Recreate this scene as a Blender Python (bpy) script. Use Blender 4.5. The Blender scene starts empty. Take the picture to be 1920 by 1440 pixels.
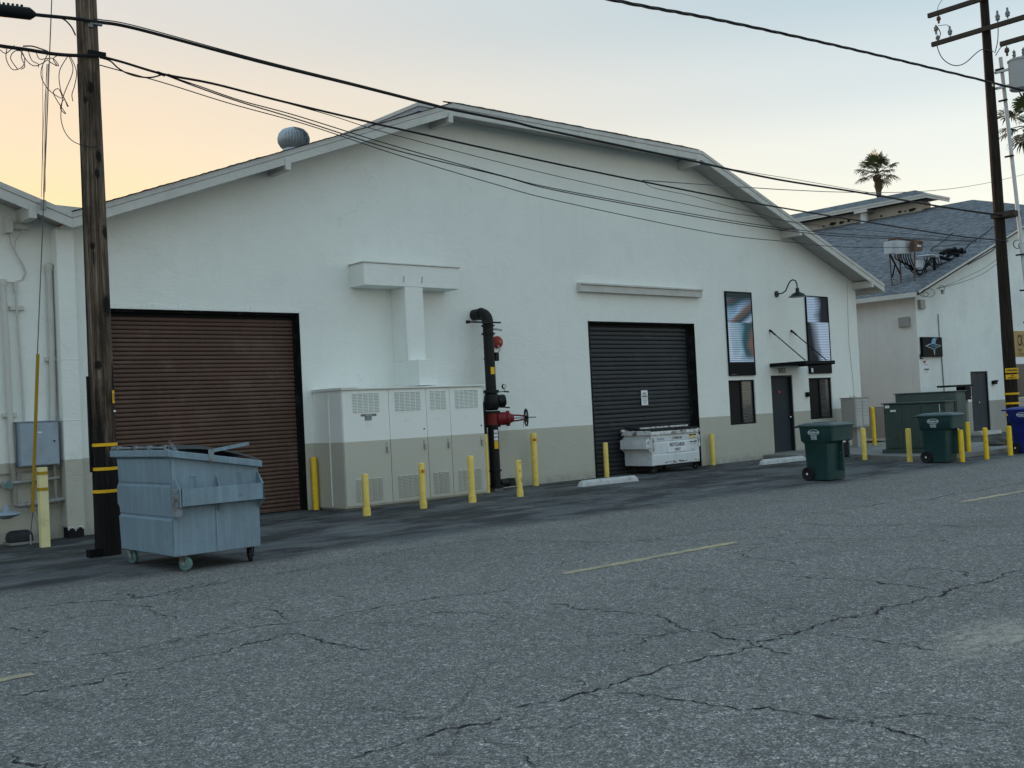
import bpy, bmesh, math, random
from mathutils import Vector, Matrix
random.seed(7)
S = bpy.context.scene
COL = S.collection
PI = math.pi
R = math.radians

# ---------------------------------------------------------------- camera
FPX = 2037.6                      # focal length in pixels of the 1920x1440 photograph
YAW, PITCH, ROLL = 0.72374, 0.024835, -0.050287
CAM = Vector((0, -16.7, 1.55))
_f = Vector((math.sin(YAW)*math.cos(PITCH), math.cos(YAW)*math.cos(PITCH), math.sin(PITCH)))
_r0 = Vector((math.cos(YAW), -math.sin(YAW), 0)); _u0 = _r0.cross(_f)
CR = _r0*math.cos(ROLL) + _u0*math.sin(ROLL); CU = -_r0*math.sin(ROLL) + _u0*math.cos(ROLL); CF = _f
cam = bpy.data.cameras.new('camera'); camo = bpy.data.objects.new('camera', cam); COL.objects.link(camo)
cam.sensor_width = 36; cam.lens = 36*FPX/1920; cam.clip_start = .1; cam.clip_end = 3000
m3 = Matrix((CR, CU, -CF)).transposed()
camo.matrix_world = Matrix.Translation(CAM) @ m3.to_4x4()
S.camera = camo
S.render.resolution_x, S.render.resolution_y = 1024, 768

# ---------------------------------------------------------------- sky, sun, exposure
SUN_AZ, SUN_EL = R(12), R(2.2)      # azimuth from +Y towards +X: low behind the warehouse, to the left
W_ = bpy.data.worlds.new('World'); S.world = W_; W_.use_nodes = True
wn = W_.node_tree.nodes; wl = W_.node_tree.links
bg = wn['Background']
sky = wn.new('ShaderNodeTexSky'); sky.sky_type = 'NISHITA'; sky.sun_disc = False
sky.sun_elevation = SUN_EL; sky.sun_rotation = SUN_AZ
sky.altitude = 0; sky.air_density = 1.0; sky.dust_density = 1.6; sky.ozone_density = 1.0
def wmath(op, a, b=0.0, clamp=False):
    n = wn.new('ShaderNodeMath'); n.operation = op; n.use_clamp = clamp
    for i, v in enumerate((a, b)):
        if isinstance(v, (int, float)): n.inputs[i].default_value = v
        else: wl.new(v, n.inputs[i])
    return n.outputs[0]
def wmix(f, a, b):
    n = wn.new('ShaderNodeMix'); n.data_type = 'RGBA'
    for i, v in ((0, f), (6, a), (7, b)):
        if isinstance(v, tuple): n.inputs[i].default_value = v+(1,)
        elif isinstance(v, (int, float)): n.inputs[i].default_value = v
        else: wl.new(v, n.inputs[i])
    return n.outputs[2]
def wramp(f, stops):
    n = wn.new('ShaderNodeValToRGB'); n.color_ramp.interpolation = 'EASE'; e = n.color_ramp.elements
    while len(e) > 1: e.remove(e[-1])
    for i, (p, c) in enumerate(stops):
        el = e[0] if i == 0 else e.new(p); el.position = p; el.color = tuple(c)+(1,)
    wl.new(f, n.inputs[0]); return n.outputs[0]
# dusk haze over the Nishita sky: pale towards the horizon, bluer upwards and raised overhead to light the walls, and a warm glow round the point where the sun set
tc = wn.new('ShaderNodeTexCoord'); sx = wn.new('ShaderNodeSeparateXYZ'); wl.new(tc.outputs['Generated'], sx.inputs[0])
el = wmath('MAXIMUM', sx.outputs[2], 0.0)
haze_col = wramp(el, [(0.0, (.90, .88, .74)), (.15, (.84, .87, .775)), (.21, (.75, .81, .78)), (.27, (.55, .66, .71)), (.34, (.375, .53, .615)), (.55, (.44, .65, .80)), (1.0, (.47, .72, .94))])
dt = wn.new('ShaderNodeVectorMath'); dt.operation = 'DOT_PRODUCT'; wl.new(tc.outputs['Generated'], dt.inputs[0])
dt.inputs[1].default_value = (math.sin(SUN_AZ), math.cos(SUN_AZ), .04)
glow = wmath('POWER', wmath('MAXIMUM', dt.outputs['Value'], 0.0), 5.0)
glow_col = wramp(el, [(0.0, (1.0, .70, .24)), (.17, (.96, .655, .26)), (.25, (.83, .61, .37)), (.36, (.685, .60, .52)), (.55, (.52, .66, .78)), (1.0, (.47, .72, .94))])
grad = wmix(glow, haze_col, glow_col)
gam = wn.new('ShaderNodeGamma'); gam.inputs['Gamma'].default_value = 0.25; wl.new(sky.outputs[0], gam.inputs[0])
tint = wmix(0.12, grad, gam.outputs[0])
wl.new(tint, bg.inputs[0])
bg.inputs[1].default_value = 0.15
sl = bpy.data.lights.new('sun', 'SUN'); sl.energy = 0.5; sl.angle = R(1.0); sl.color = (1, .62, .36)
slo = bpy.data.objects.new('sun', sl); COL.objects.link(slo)
sd = Vector((math.sin(SUN_AZ)*math.cos(SUN_EL), math.cos(SUN_AZ)*math.cos(SUN_EL), math.sin(SUN_EL)))
slo.rotation_euler = (-sd).to_track_quat('-Z', 'Y').to_euler(); slo.location = sd*60
S.view_settings.view_transform = 'Standard'; S.view_settings.look = 'None'
S.view_settings.exposure = 2.90; S.view_settings.gamma = 1.0; S.view_settings.use_curve_mapping = False
S.render.engine = 'CYCLES'

# ---------------------------------------------------------------- photo pixel -> place (on a wall, the ground, a plane)
def ray(x, y): return CF + CR*((x-960)/FPX) - CU*((y-720)/FPX)
def wp(x, y, Y=0.0):
    v = ray(x, y); return CAM + v*((Y-CAM.y)/v.y)
def gp(x, y, Z=0.0):
    v = ray(x, y); return CAM + v*((Z-CAM.z)/v.z)
def xp(x, y, X):
    v = ray(x, y); return CAM + v*((X-CAM.x)/v.x)

# ---------------------------------------------------------------- mesh helpers
class MB:
    def __init__(s): s.v = []; s.f = []; s.m = []; s.cur = 0
    def add(s, vs, fs):
        o = len(s.v); s.v += [tuple(p) for p in vs]; s.f += [tuple(i+o for i in f) for f in fs]; s.m += [s.cur]*len(fs); return s
    def box(s, x0, x1, y0, y1, z0, z1):
        return s.add([(x0,y0,z0),(x1,y0,z0),(x1,y1,z0),(x0,y1,z0),(x0,y0,z1),(x1,y0,z1),(x1,y1,z1),(x0,y1,z1)],
                     [(0,3,2,1),(4,5,6,7),(0,1,5,4),(1,2,6,5),(2,3,7,6),(3,0,4,7)])
    def quad(s, a, b, c, d): return s.add([a,b,c,d], [(0,1,2,3)])
    def cyl(s, p0, p1, r0, r1=None, n=12, cap=True):
        r1 = r0 if r1 is None else r1
        p0 = Vector(p0); p1 = Vector(p1); d = (p1-p0).normalized()
        a = d.orthogonal().normalized() if abs(d.z) < .99 else Vector((1,0,0)); b = d.cross(a)
        a = b.cross(d).normalized()
        vs = []; fs = []
        for k in range(n):
            t = 2*PI*k/n; q = a*math.cos(t)+b*math.sin(t)
            vs += [p0+q*r0, p1+q*r1]
        for k in range(n):
            j = (k+1) % n; fs.append((2*k, 2*j, 2*j+1, 2*k+1))
        if cap: fs += [tuple(2*k for k in range(n))[::-1], tuple(2*k+1 for k in range(n))]
        return s.add(vs, fs)
    def tube(s, pts, r, n=6, cap=True):
        pts = [Vector(p) for p in pts]; N = len(pts); vs = []; fs = []; a = None
        for i, p in enumerate(pts):
            d = (pts[min(i+1,N-1)]-pts[max(i-1,0)]).normalized()
            if a is None: a = d.orthogonal().normalized()
            a = (a - d*a.dot(d)).normalized(); b = d.cross(a)
            rr = r[i] if isinstance(r, (list,tuple)) else r
            for k in range(n):
                t = 2*PI*k/n; vs.append(p+(a*math.cos(t)+b*math.sin(t))*rr)
        for i in range(N-1):
            for k in range(n):
                j = (k+1) % n; fs.append((i*n+k, i*n+j, (i+1)*n+j, (i+1)*n+k))
        if cap: fs += [tuple(range(n))[::-1], tuple((N-1)*n+k for k in range(n))]
        return s.add(vs, fs)
    def lathe(s, prof, c, axis=(0,0,1), n=20):
        ax = Vector(axis).normalized(); a = ax.orthogonal().normalized(); b = ax.cross(a); c = Vector(c)
        vs = []; fs = []; M = len(prof)
        for k in range(n):
            t = 2*PI*k/n; q = a*math.cos(t)+b*math.sin(t)
            for r, h in prof: vs.append(c+q*r+ax*h)
        for k in range(n):
            j = (k+1) % n
            for i in range(M-1): fs.append((k*M+i, j*M+i, j*M+i+1, k*M+i+1))
        return s.add(vs, fs)
    def prism(s, poly, d):            # 3-D polygon extruded by vector d
        d = Vector(d); n = len(poly); P = [Vector(p) for p in poly]
        vs = P + [p+d for p in P]
        fs = [tuple(range(n))[::-1], tuple(range(n, 2*n))] + [(i, (i+1) % n, n+(i+1) % n, n+i) for i in range(n)]
        return s.add(vs, fs)
    def slab(s, xy, ztop, th):
        n = len(xy); top = [(x, y, ztop(x, y)) for x, y in xy]; bot = [(x, y, ztop(x, y)-th) for x, y in xy]
        return s.add(top+bot, [tuple(range(n)), tuple(range(n, 2*n))[::-1]] + [(i, n+i, n+(i+1) % n, (i+1) % n) for i in range(n)])
    def loft(s, secs, n=5):           # sections (z, cx, cy, hx, hy, r): rounded rectangles
        rings = []
        for z, cx, cy, hx, hy, r in secs:
            ring = []
            for q, (sx, sy) in enumerate(((1,1),(-1,1),(-1,-1),(1,-1))):
                for k in range(n):
                    t = q*PI/2 + (k/(n-1))*PI/2
                    ring.append((cx+sx*(hx-r)+r*math.cos(t), cy+sy*(hy-r)+r*math.sin(t), z))
            rings.append(ring)
        M = 4*n; vs = [p for g in rings for p in g]; fs = []
        for i in range(len(rings)-1):
            for k in range(M):
                j = (k+1) % M; fs.append((i*M+k, i*M+j, (i+1)*M+j, (i+1)*M+k))
        fs += [tuple(range(M))[::-1], tuple((len(rings)-1)*M+k for k in range(M))]
        return s.add(vs, fs)
    def mesh(s, name, mats, off=(0,0,0), smooth=False):
        me = bpy.data.meshes.new(name); o = Vector(off)
        me.from_pydata([tuple(Vector(p)-o) for p in s.v], [], s.f)
        for mt in (mats if isinstance(mats, (list, tuple)) else [mats]): me.materials.append(mt)
        for p, mi in zip(me.polygons, s.m): p.material_index = mi
        bm = bmesh.new(); bm.from_mesh(me); bmesh.ops.recalc_face_normals(bm, faces=bm.faces); bm.to_mesh(me); bm.free()
        if smooth:
            me.polygons.foreach_set('use_smooth', [True]*len(me.polygons)); me.set_sharp_from_angle(angle=R(38))
        me.update(); return me
    def build(s, name, mats, parent=None, smooth=False, bev=0, local=False):
        off = Vector((0,0,0))
        if not local:
            p = parent
            while p is not None: off += p.location; p = p.parent
        return link(name, s.mesh(name, mats, off, smooth), parent, bev)
def link(name, me, parent=None, bev=0):
    o = bpy.data.objects.new(name, me); COL.objects.link(o)
    if parent is not None: o.parent = parent
    if bev:
        b = o.modifiers.new('bevel', 'BEVEL'); b.width = bev; b.segments = 2; b.limit_method = 'ANGLE'; b.angle_limit = R(40)
    return o
def tag(o, label, cat, group=None):
    o['label'] = label; o['category'] = cat
    if group: o['group'] = group
    return o
def thing(name, label, cat, loc=(0,0,0), group=None, rz=0):
    o = bpy.data.objects.new(name, None); COL.objects.link(o); o.location = loc; o.rotation_euler = (0,0,rz)
    o.empty_display_size = .2
    return tag(o, label, cat, group)
def struct(o, kind='structure'): o['kind'] = kind; return o
_deps = [0]
def text_verts(txt, size, align='CENTER', sx=1.0, bold=0.0):
    cu = bpy.data.curves.new('t', 'FONT'); cu.body = txt; cu.size = size; cu.align_x = align; cu.align_y = 'CENTER'; cu.offset = bold
    cu.resolution_u = 3
    o = bpy.data.objects.new('t', cu); COL.objects.link(o); bpy.context.view_layer.update()
    me = bpy.data.meshes.new_from_object(o.evaluated_get(bpy.context.evaluated_depsgraph_get()))
    vs = [(v.co.x*sx, v.co.y) for v in me.vertices]; fs = [tuple(p.vertices) for p in me.polygons]
    bpy.data.objects.remove(o); bpy.data.curves.remove(cu); bpy.data.meshes.remove(me)
    return vs, fs
def put_text(mb, txt, size, org, right=(1,0,0), up=(0,0,1), sx=1.0, bold=0.0, align='CENTER'):
    vs, fs = text_verts(txt, size, align, sx, bold); org = Vector(org); r = Vector(right).normalized(); u = Vector(up).normalized()
    return mb.add([org + r*x + u*y for x, y in vs], fs)

# ---------------------------------------------------------------- materials
class NT:
    def __init__(s, name):
        s.mat = bpy.data.materials.new(name); s.mat.use_nodes = True
        s.t = s.mat.node_tree; s.b = s.t.nodes['Principled BSDF']; s._c = None
    def n(s, t): return s.t.nodes.new(t)
    def l(s, a, b): s.t.links.new(a, b)
    def set(s, inp, v):
        if hasattr(v, 'is_output') or isinstance(v, bpy.types.NodeSocket): s.l(v, inp)
        else:
            if isinstance(v, tuple) and len(v) == 3 and inp.type == 'RGBA': v = v+(1,)
            inp.default_value = v
    def co(s, kind='Object', scale=None, loc=None, rot=None):
        if s._c is None: s._c = s.n('ShaderNodeTexCoord')
        o = s._c.outputs[kind]
        if kind == 'Geo': pass
        if scale or loc or rot:
            m = s.n('ShaderNodeMapping')
            if scale: m.inputs['Scale'].default_value = scale
            if loc: m.inputs['Location'].default_value = loc
            if rot: m.inputs['Rotation'].default_value = rot
            s.l(o, m.inputs[0]); o = m.outputs[0]
        return o
    def pos(s, scale=None):
        g = s.n('ShaderNodeNewGeometry'); o = g.outputs['Position']
        if scale:
            m = s.n('ShaderNodeMapping'); m.inputs['Scale'].default_value = scale; s.l(o, m.inputs[0]); o = m.outputs[0]
        return o
    def noise(s, scale, vec=None, detail=4, rough=.55, dist=0):
        x = s.n('ShaderNodeTexNoise'); x.inputs['Scale'].default_value = scale; x.inputs['Detail'].default_value = detail
        x.inputs['Roughness'].default_value = rough; x.inputs['Distortion'].default_value = dist
        if vec is not None: s.l(vec, x.inputs['Vector'])
        return x.outputs['Fac']
    def voro(s, scale, vec=None, feat='F1', out='Distance'):
        x = s.n('ShaderNodeTexVoronoi'); x.feature = feat; x.inputs['Scale'].default_value = scale
        if vec is not None: s.l(vec, x.inputs['Vector'])
        return x.outputs[out]
    def ramp(s, fac, stops):
        x = s.n('ShaderNodeValToRGB'); e = x.color_ramp.elements
        while len(e) > 1: e.remove(e[-1])
        for i, (p, c) in enumerate(stops):
            el = e[0] if i == 0 else e.new(p)
            el.position = p; el.color = (c, c, c, 1) if isinstance(c, (int, float)) else tuple(c)+(1,)
        s.l(fac, x.inputs[0]); return x.outputs[0]
    def mix(s, fac, a, b, mode='MIX'):
        x = s.n('ShaderNodeMix'); x.data_type = 'RGBA'; x.blend_type = mode
        s.set(x.inputs[0], fac); s.set(x.inputs[6], a); s.set(x.inputs[7], b); return x.outputs[2]
    def math(s, op, a, b=0.0, c=None, clamp=False):
        x = s.n('ShaderNodeMath'); x.operation = op; x.use_clamp = clamp
        s.set(x.inputs[0], a); s.set(x.inputs[1], b)
        if c is not None: s.set(x.inputs[2], c)
        return x.outputs[0]
    def sep(s, v):
        x = s.n('ShaderNodeSeparateXYZ'); s.l(v, x.inputs[0]); return x.outputs
    def bump(s, h, strength=.3, dist=.01, prev=None):
        x = s.n('ShaderNodeBump'); x.inputs['Strength'].default_value = strength; x.inputs['Distance'].default_value = dist
        s.l(h, x.inputs['Height'])
        if prev is not None: s.l(prev, x.inputs['Normal'])
        return x.outputs[0]
    def done(s, col, rough=.6, metal=0.0, normal=None, spec=None, emit=None, estr=0):
        s.set(s.b.inputs['Base Color'], col); s.set(s.b.inputs['Roughness'], rough); s.set(s.b.inputs['Metallic'], metal)
        if spec is not None: s.b.inputs['Specular IOR Level'].default_value = spec
        if normal is not None: s.l(normal, s.b.inputs['Normal'])
        if emit is not None: s.set(s.b.inputs['Emission Color'], emit); s.b.inputs['Emission Strength'].default_value = estr
        return s.mat
def sc(c, k): return tuple(min(1, x*k) for x in c)
def mk(name, col, rough=.55, metal=0.0, var=.18, vs=2.5, fine=30, bump=.15, dist=.004, dirt=None, dirt_amt=.35, streak=0, spec=None, rust=0):
    """painted or bare surface: broad tone variation, fine grain, optional dirt patches and vertical run streaks"""
    t = NT(name); p = t.pos()
    a = t.noise(vs, p, 5, .6); f = t.noise(fine, p, 3, .6)
    c = t.mix(t.ramp(a, [(.3, 0), (.7, 1)]), sc(col, 1-var), sc(col, 1+var*.6))
    c = t.mix(t.math('MULTIPLY', f, .25), c, sc(col, .7))
    if dirt:
        d = t.ramp(t.noise(vs*1.7, p, 8, .7), [(.52, 0), (.68, 1)]); c = t.mix(t.math('MULTIPLY', d, dirt_amt), c, dirt)
    if streak:
        g = t.ramp(t.noise(6, t.pos((3.2, 3.2, .22)), 5, .65), [(.45, 0), (.72, 1)])
        c = t.mix(t.math('MULTIPLY', g, streak), c, sc(col, 1.7))
        g2 = t.ramp(t.noise(9, t.pos((2.6, 2.6, .16)), 5, .65), [(.5, 0), (.75, 1)])
        c = t.mix(t.math('MULTIPLY', g2, streak*.8), c, sc(col, .5))
    if rust:
        q = t.ramp(t.noise(11, p, 9, .78), [(.60, 0), (.67, 1)]); c = t.mix(t.math('MULTIPLY', q, rust), c, t.mix(f, (.17, .075, .03), (.045, .026, .018)))
        q2 = t.ramp(t.noise(17, t.pos((1, 1, .35)), 7, .75), [(.64, 0), (.70, 1)]); c = t.mix(t.math('MULTIPLY', q2, rust*.6), c, sc(col, 1.5))
    nr = t.bump(f, bump, dist) if bump else None
    rr = t.math('ADD', t.math('MULTIPLY', a, .2), rough-.1)
    return t.done(c, rr, metal, nr, .22 if spec is None and metal < .3 else spec)
M = {}
# --- stucco wall: cream above, tan painted base band below z = 1.16
def stucco(name, up, low, zline, dirt=.25, patch=None):
    t = NT(name); p = t.pos(); z = t.sep(p)[2]
    w = t.noise(1.3, p, 3); edge = t.math('GREATER_THAN', z, t.math('ADD', zline-.005, t.math('MULTIPLY', t.noise(9, p, 2), .012)))
    big = t.noise(.35, p, 6, .6); med = t.noise(1.6, p, 6, .65)
    c = t.mix(edge, low, up)
    c = t.mix(t.math('MULTIPLY', t.ramp(big, [(.35, 0), (.68, 1)]), .28), c, t.mix(edge, sc(low, .82), sc(up, .84)))
    c = t.mix(t.math('MULTIPLY', t.ramp(med, [(.5, 0), (.75, 1)]), dirt), c, t.mix(edge, sc(low, .74), sc(up, .76)))
    runs = t.ramp(t.noise(3, t.pos((1.8, 1.8, .10)), 7, .72), [(.50, 0), (.72, 1)])
    hc = t.n('ShaderNodeTexVoronoi'); hc.feature = 'DISTANCE_TO_EDGE'; hc.inputs['Scale'].default_value = .55
    hv = t.n('ShaderNodeVectorMath'); hv.operation = 'ADD'; hz = t.n('ShaderNodeTexNoise'); hz.inputs['Scale'].default_value = 1.3; hz.inputs['Detail'].default_value = 8; t.l(p, hz.inputs['Vector']); t.l(p, hv.inputs[0]); t.l(hz.outputs['Color'], hv.inputs[1]); t.l(hv.outputs[0], hc.inputs['Vector'])
    hl = t.math('MULTIPLY', t.ramp(hc.outputs['Distance'], [(0, 1), (.005, 0)]), t.ramp(t.noise(.6, p, 3), [(.5, 0), (.6, 1)]))
    c = t.mix(t.math('MULTIPLY', hl, .35), c, t.mix(edge, sc(low, .6), sc(up, .6)))
    c = t.mix(t.math('MULTIPLY', runs, dirt*.55), c, t.mix(edge, sc(low, .7), sc(up, .72)))
    splash = t.math('MULTIPLY', t.ramp(z, [(0.0, 1), (.22, 0)]), t.ramp(t.noise(5, p, 5, .7), [(.35, 0), (.65, 1)]))
    c = t.mix(t.math('MULTIPLY', splash, .55), c, (.13, .12, .10))
    if patch:
        q = t.ramp(t.noise(.5, p, 8, .66), [(.46, 0), (.66, 1)]); c = t.mix(t.math('MULTIPLY', q, patch), c, t.mix(edge, sc(low, .8), sc(up, .80)))
    trowel = t.noise(3.2, t.pos((1, 1, 2.6)), 7, .58, 1.6); grain = t.noise(45, p, 4, .6)
    n1 = t.bump(trowel, .20, .045); n2 = t.bump(grain, .07, .006, n1)
    return t.done(c, .9, 0, n2, .25)
M['stuccoA'] = stucco('stucco_cream', (.785, .815, .785), (.475, .465, .40), 1.16)
M['stuccoB'] = stucco('stucco_neighbour', (.755, .80, .785), (.37, .36, .33), 1.10, .4, .7)
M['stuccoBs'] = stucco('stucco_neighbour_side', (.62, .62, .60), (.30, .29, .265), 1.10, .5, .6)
M['trim'] = mk('trim_paint', (.56, .56, .53), .6, var=.1, bump=.15, dirt=(.35, .34, .3), dirt_amt=.3)
M['soffit'] = mk('soffit_paint', (.46, .455, .43), .8, var=.12, bump=.2)
M['metal_edge'] = mk('roof_edge_metal', (.48, .48, .47), .45, .2, var=.12, bump=.1, dirt=(.3, .28, .25))
M['monitor_fascia'] = mk('monitor_fascia', (.36, .36, .40), .6, var=.12)
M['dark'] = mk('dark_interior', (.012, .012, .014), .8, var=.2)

def shingle(name, a, b):
    t = NT(name); p = t.pos()
    br = t.n('ShaderNodeTexBrick'); br.offset = .5; br.inputs['Scale'].default_value = 1.0
    br.inputs['Brick Width'].default_value = .32; br.inputs['Row Height'].default_value = .14; br.inputs['Mortar Size'].default_value = .012
    br.inputs['Color1'].default_value = (*a, 1); br.inputs['Color2'].default_value = (*b, 1); br.inputs['Mortar'].default_value = (*sc(a, .45), 1)
    mp = t.n('ShaderNodeMapping'); mp.inputs['Rotation'].default_value = (0, 0, R(90)); t.l(p, mp.inputs[0]); t.l(mp.outputs[0], br.inputs['Vector'])
    v = t.noise(4.5, t.pos((2.6, .9, 1)), 5, .75); big = t.noise(.6, p, 4)
    c = t.mix(t.math('MULTIPLY', t.ramp(v, [(.46, 0), (.56, 1)]), .75), br.outputs[0], sc(b, 1.35))
    c = t.mix(t.math('MULTIPLY', t.ramp(t.noise(4, t.pos((3.0, .8, 1)), 5, .75), [(.5, 0), (.58, 1)]), .7), c, sc(a, .5))
    c = t.mix(t.math('MULTIPLY', big, .3), c, sc(a, .8))
    n1 = t.bump(br.outputs['Fac'], .5, -.012); n2 = t.bump(v, .5, .01, n1)
    return t.done(c, .92, 0, n2, .2)
M['shingleA'] = shingle('shingle_brown_grey', (.07, .066, .064), (.11, .105, .10))
M['shingleB'] = shingle('shingle_slate_grey', (.075, .084, .093), (.185, .195, .21))

# --- asphalt: worn aggregate road, dark stained apron towards the building
def asphalt():
    t = NT('asphalt'); p = t.pos(); s = t.sep(p); x, y = s[0], s[1]
    flat = t.pos((1, 1, 0))
    vor = t.n('ShaderNodeTexVoronoi'); vor.inputs['Scale'].default_value = 105; t.l(flat, vor.inputs['Vector'])
    rnd = t.sep(vor.outputs['Color'])[0]; rnd2 = t.sep(vor.outputs['Color'])[1]
    chips = t.ramp(rnd, [(.0, .036), (.45, .12), (.78, .22), (.92, .36), (1.0, .60)])
    vor2 = t.n('ShaderNodeTexVoronoi'); vor2.inputs['Scale'].default_value = 210; t.l(flat, vor2.inputs['Vector'])
    fine = t.ramp(t.sep(vor2.outputs['Color'])[0], [(0, .03), (.6, .14), (1, .48)])
    v3 = t.n('ShaderNodeTexVoronoi'); v3.inputs['Scale'].default_value = 34; t.l(flat, v3.inputs['Vector']); sp3 = t.ramp(t.sep(v3.outputs['Color'])[2], [(0, .74), (.45, .95), (.85, 1.10), (1, 1.5)])
    c = t.mix(.38, chips, fine); c = t.mix(1.0, c, sp3, 'MULTIPLY')
    c = t.mix(1.0, c, (1.07, 1.0, .92), 'MULTIPLY')
    warm = t.mix(rnd2, (1.0, .96, .9), (.96, 1, 1.04)); c = t.mix(.8, c, t.mix(1.0, c, warm, 'MULTIPLY'))
    big = t.noise(.32, flat, 6, .6); med = t.noise(1.5, flat, 6, .6)
    c = t.mix(t.math('MULTIPLY', t.ramp(big, [(.35, 0), (.7, 1)]), .35), c, t.mix(1.0, c, (.72, .73, .74), 'MULTIPLY'))
    c = t.mix(t.math('MULTIPLY', t.ramp(med, [(.45, 0), (.75, 1)]), .3), c, t.mix(1.0, c, (1.3, 1.28, 1.22), 'MULTIPLY'))
    # wheel-worn lanes run along the street
    lane = t.noise(1.0, t.pos((.06, .55, 0)), 4, .6)
    c = t.mix(t.math('MULTIPLY', t.ramp(lane, [(.42, 0), (.66, 1)]), .4), c, t.mix(1.0, c, (.78, .79, .80), 'MULTIPLY'))
    # older, smoother, oil-darkened apron beside the buildings
    yy = t.math('ADD', t.math('ADD', y, t.math('MULTIPLY', x, .052)), t.math('MULTIPLY', t.math('SUBTRACT', t.noise(.9, flat, 7, .65), .5), 1.5))
    ap = t.ramp(t.math('MULTIPLY', t.math('ADD', yy, 10.0), .1), [(.455, 0), (.52, 1)])
    a1 = t.ramp(t.noise(1.5, t.pos((.5, 1.2, 0)), 9, .70), [(.36, (.010, .0105, .0115)), (.47, (.024, .025, .026)), (.56, (.048, .048, .048)), (.70, (.10, .097, .09))])
    a1 = t.mix(.3, a1, t.mix(1.0, a1, fine, 'ADD'))
    oil = t.ramp(t.noise(.9, t.pos((.6, 1.2, 0)), 8, .72), [(.46, 0), (.55, 1)]); a1 = t.mix(t.math('MULTIPLY', oil, .8), a1, (.011, .011, .012))
    pale = t.ramp(t.noise(2.1, t.pos((.35, 1.4, 0)), 8, .75), [(.54, 0), (.66, 1)]); a1 = t.mix(t.math('MULTIPLY', pale, .65), a1, (.17, .165, .15))
    c = t.mix(ap, c, a1)
    # pale sandy spill on the near right
    def spot(cx, cy, rx, ry):
        dx = t.math('DIVIDE', t.math('SUBTRACT', x, cx), rx); dy = t.math('DIVIDE', t.math('SUBTRACT', y, cy), ry)
        return t.math('SQRT', t.math('ADD', t.math('MULTIPLY', dx, dx), t.math('MULTIPLY', dy, dy)))
    sp = t.math('ADD', spot(6.75, -13.55, 1.0, .42), t.math('MULTIPLY', t.math('SUBTRACT', t.noise(3.2, flat, 7, .72), .5), 1.7))
    c = t.mix(t.math('MULTIPLY', t.ramp(sp, [(.25, 1), (.95, 0)]), t.math('MULTIPLY', .85, t.ramp(t.noise(5, t.pos((1, 2.6, 0)), 8, .75), [(.40, 0), (.62, 1)]))), c, (.42, .37, .29))
    # hairline cracks everywhere, faint
    cv = t.n('ShaderNodeTexVoronoi'); cv.feature = 'DISTANCE_TO_EDGE'; cv.inputs['Scale'].default_value = .42
    wv = t.n('ShaderNodeVectorMath'); wv.operation = 'ADD'; nz = t.n('ShaderNodeTexNoise'); nz.inputs['Scale'].default_value = 1.6; nz.inputs['Detail'].default_value = 7
    nz.inputs['Roughness'].default_value = .7; t.l(flat, nz.inputs['Vector']); t.l(flat, wv.inputs[0]); t.l(nz.outputs['Color'], wv.inputs[1]); t.l(wv.outputs[0], cv.inputs['Vector'])
    ck = t.ramp(cv.outputs['Distance'], [(0, 1), (.006, 0)]); ck = t.math('MULTIPLY', ck, t.ramp(t.noise(.7, flat, 3), [(.42, 0), (.54, 1)]))
    patch = t.ramp(t.noise(.16, t.pos((.5, 1.2, 0)), 5, .5), [(.50, 0), (.53, 1)]); c = t.mix(t.math('MULTIPLY', patch, t.math('MULTIPLY', .22, t.math('SUBTRACT', 1.0, ap))), c, t.mix(1.0, c, (.66, .67, .68), 'MULTIPLY'))
    drip = t.ramp(t.voro(1.1, t.pos((1, 1.6, 0))), [(.03, 1), (.09, 0)]); c = t.mix(t.math('MULTIPLY', drip, t.math('MULTIPLY', .5, t.ramp(t.noise(.8, flat, 3), [(.5, 0), (.6, 1)]))), c, (.02, .02, .021))
    c = t.mix(t.math('MULTIPLY', ck, .75), c, (.012, .012, .013))
    h = t.math('ADD', t.math('MULTIPLY', rnd, .6), t.math('MULTIPLY', t.sep(vor2.outputs['Color'])[0], .4))
    st = t.math('SUBTRACT', .55, t.math('MULTIPLY', ap, .38))
    bp = t.n('ShaderNodeBump'); bp.inputs['Distance'].default_value = .008; t.l(st, bp.inputs['Strength']); t.l(h, bp.inputs['Height'])
    return t.done(c, .86, 0, bp.outputs[0], .35)
M['asphalt'] = asphalt()
M['crack'] = mk('crack_dark', (.022, .022, .023), .95, var=.4, vs=5)
M['stripe'] = None
def stripe():
    t = NT('road_paint_yellow'); p = t.pos((1, 1, 0))
    v = t.voro(62, p, out='Color'); w = t.ramp(t.sep(v)[0], [(.45, 0), (.7, 1)]); n = t.ramp(t.noise(4, p, 7, .75), [(.42, 0), (.56, 1)])
    c = t.mix(t.math('MULTIPLY', t.math('MAXIMUM', w, n), .75), (.50, .37, .20), (.20, .175, .13))
    return t.done(c, .8)
M['stripe'] = stripe()
M['concrete'] = mk('concrete', (.24, .235, .22), .9, var=.25, vs=2, fine=40, bump=.35, dirt=(.10, .10, .095), dirt_amt=.5)
M['stop'] = mk('wheel_stop_concrete', (.55, .56, .56), .9, var=.2, vs=4, fine=45, bump=.35, dirt=(.16, .16, .15), dirt_amt=.5)

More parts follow.
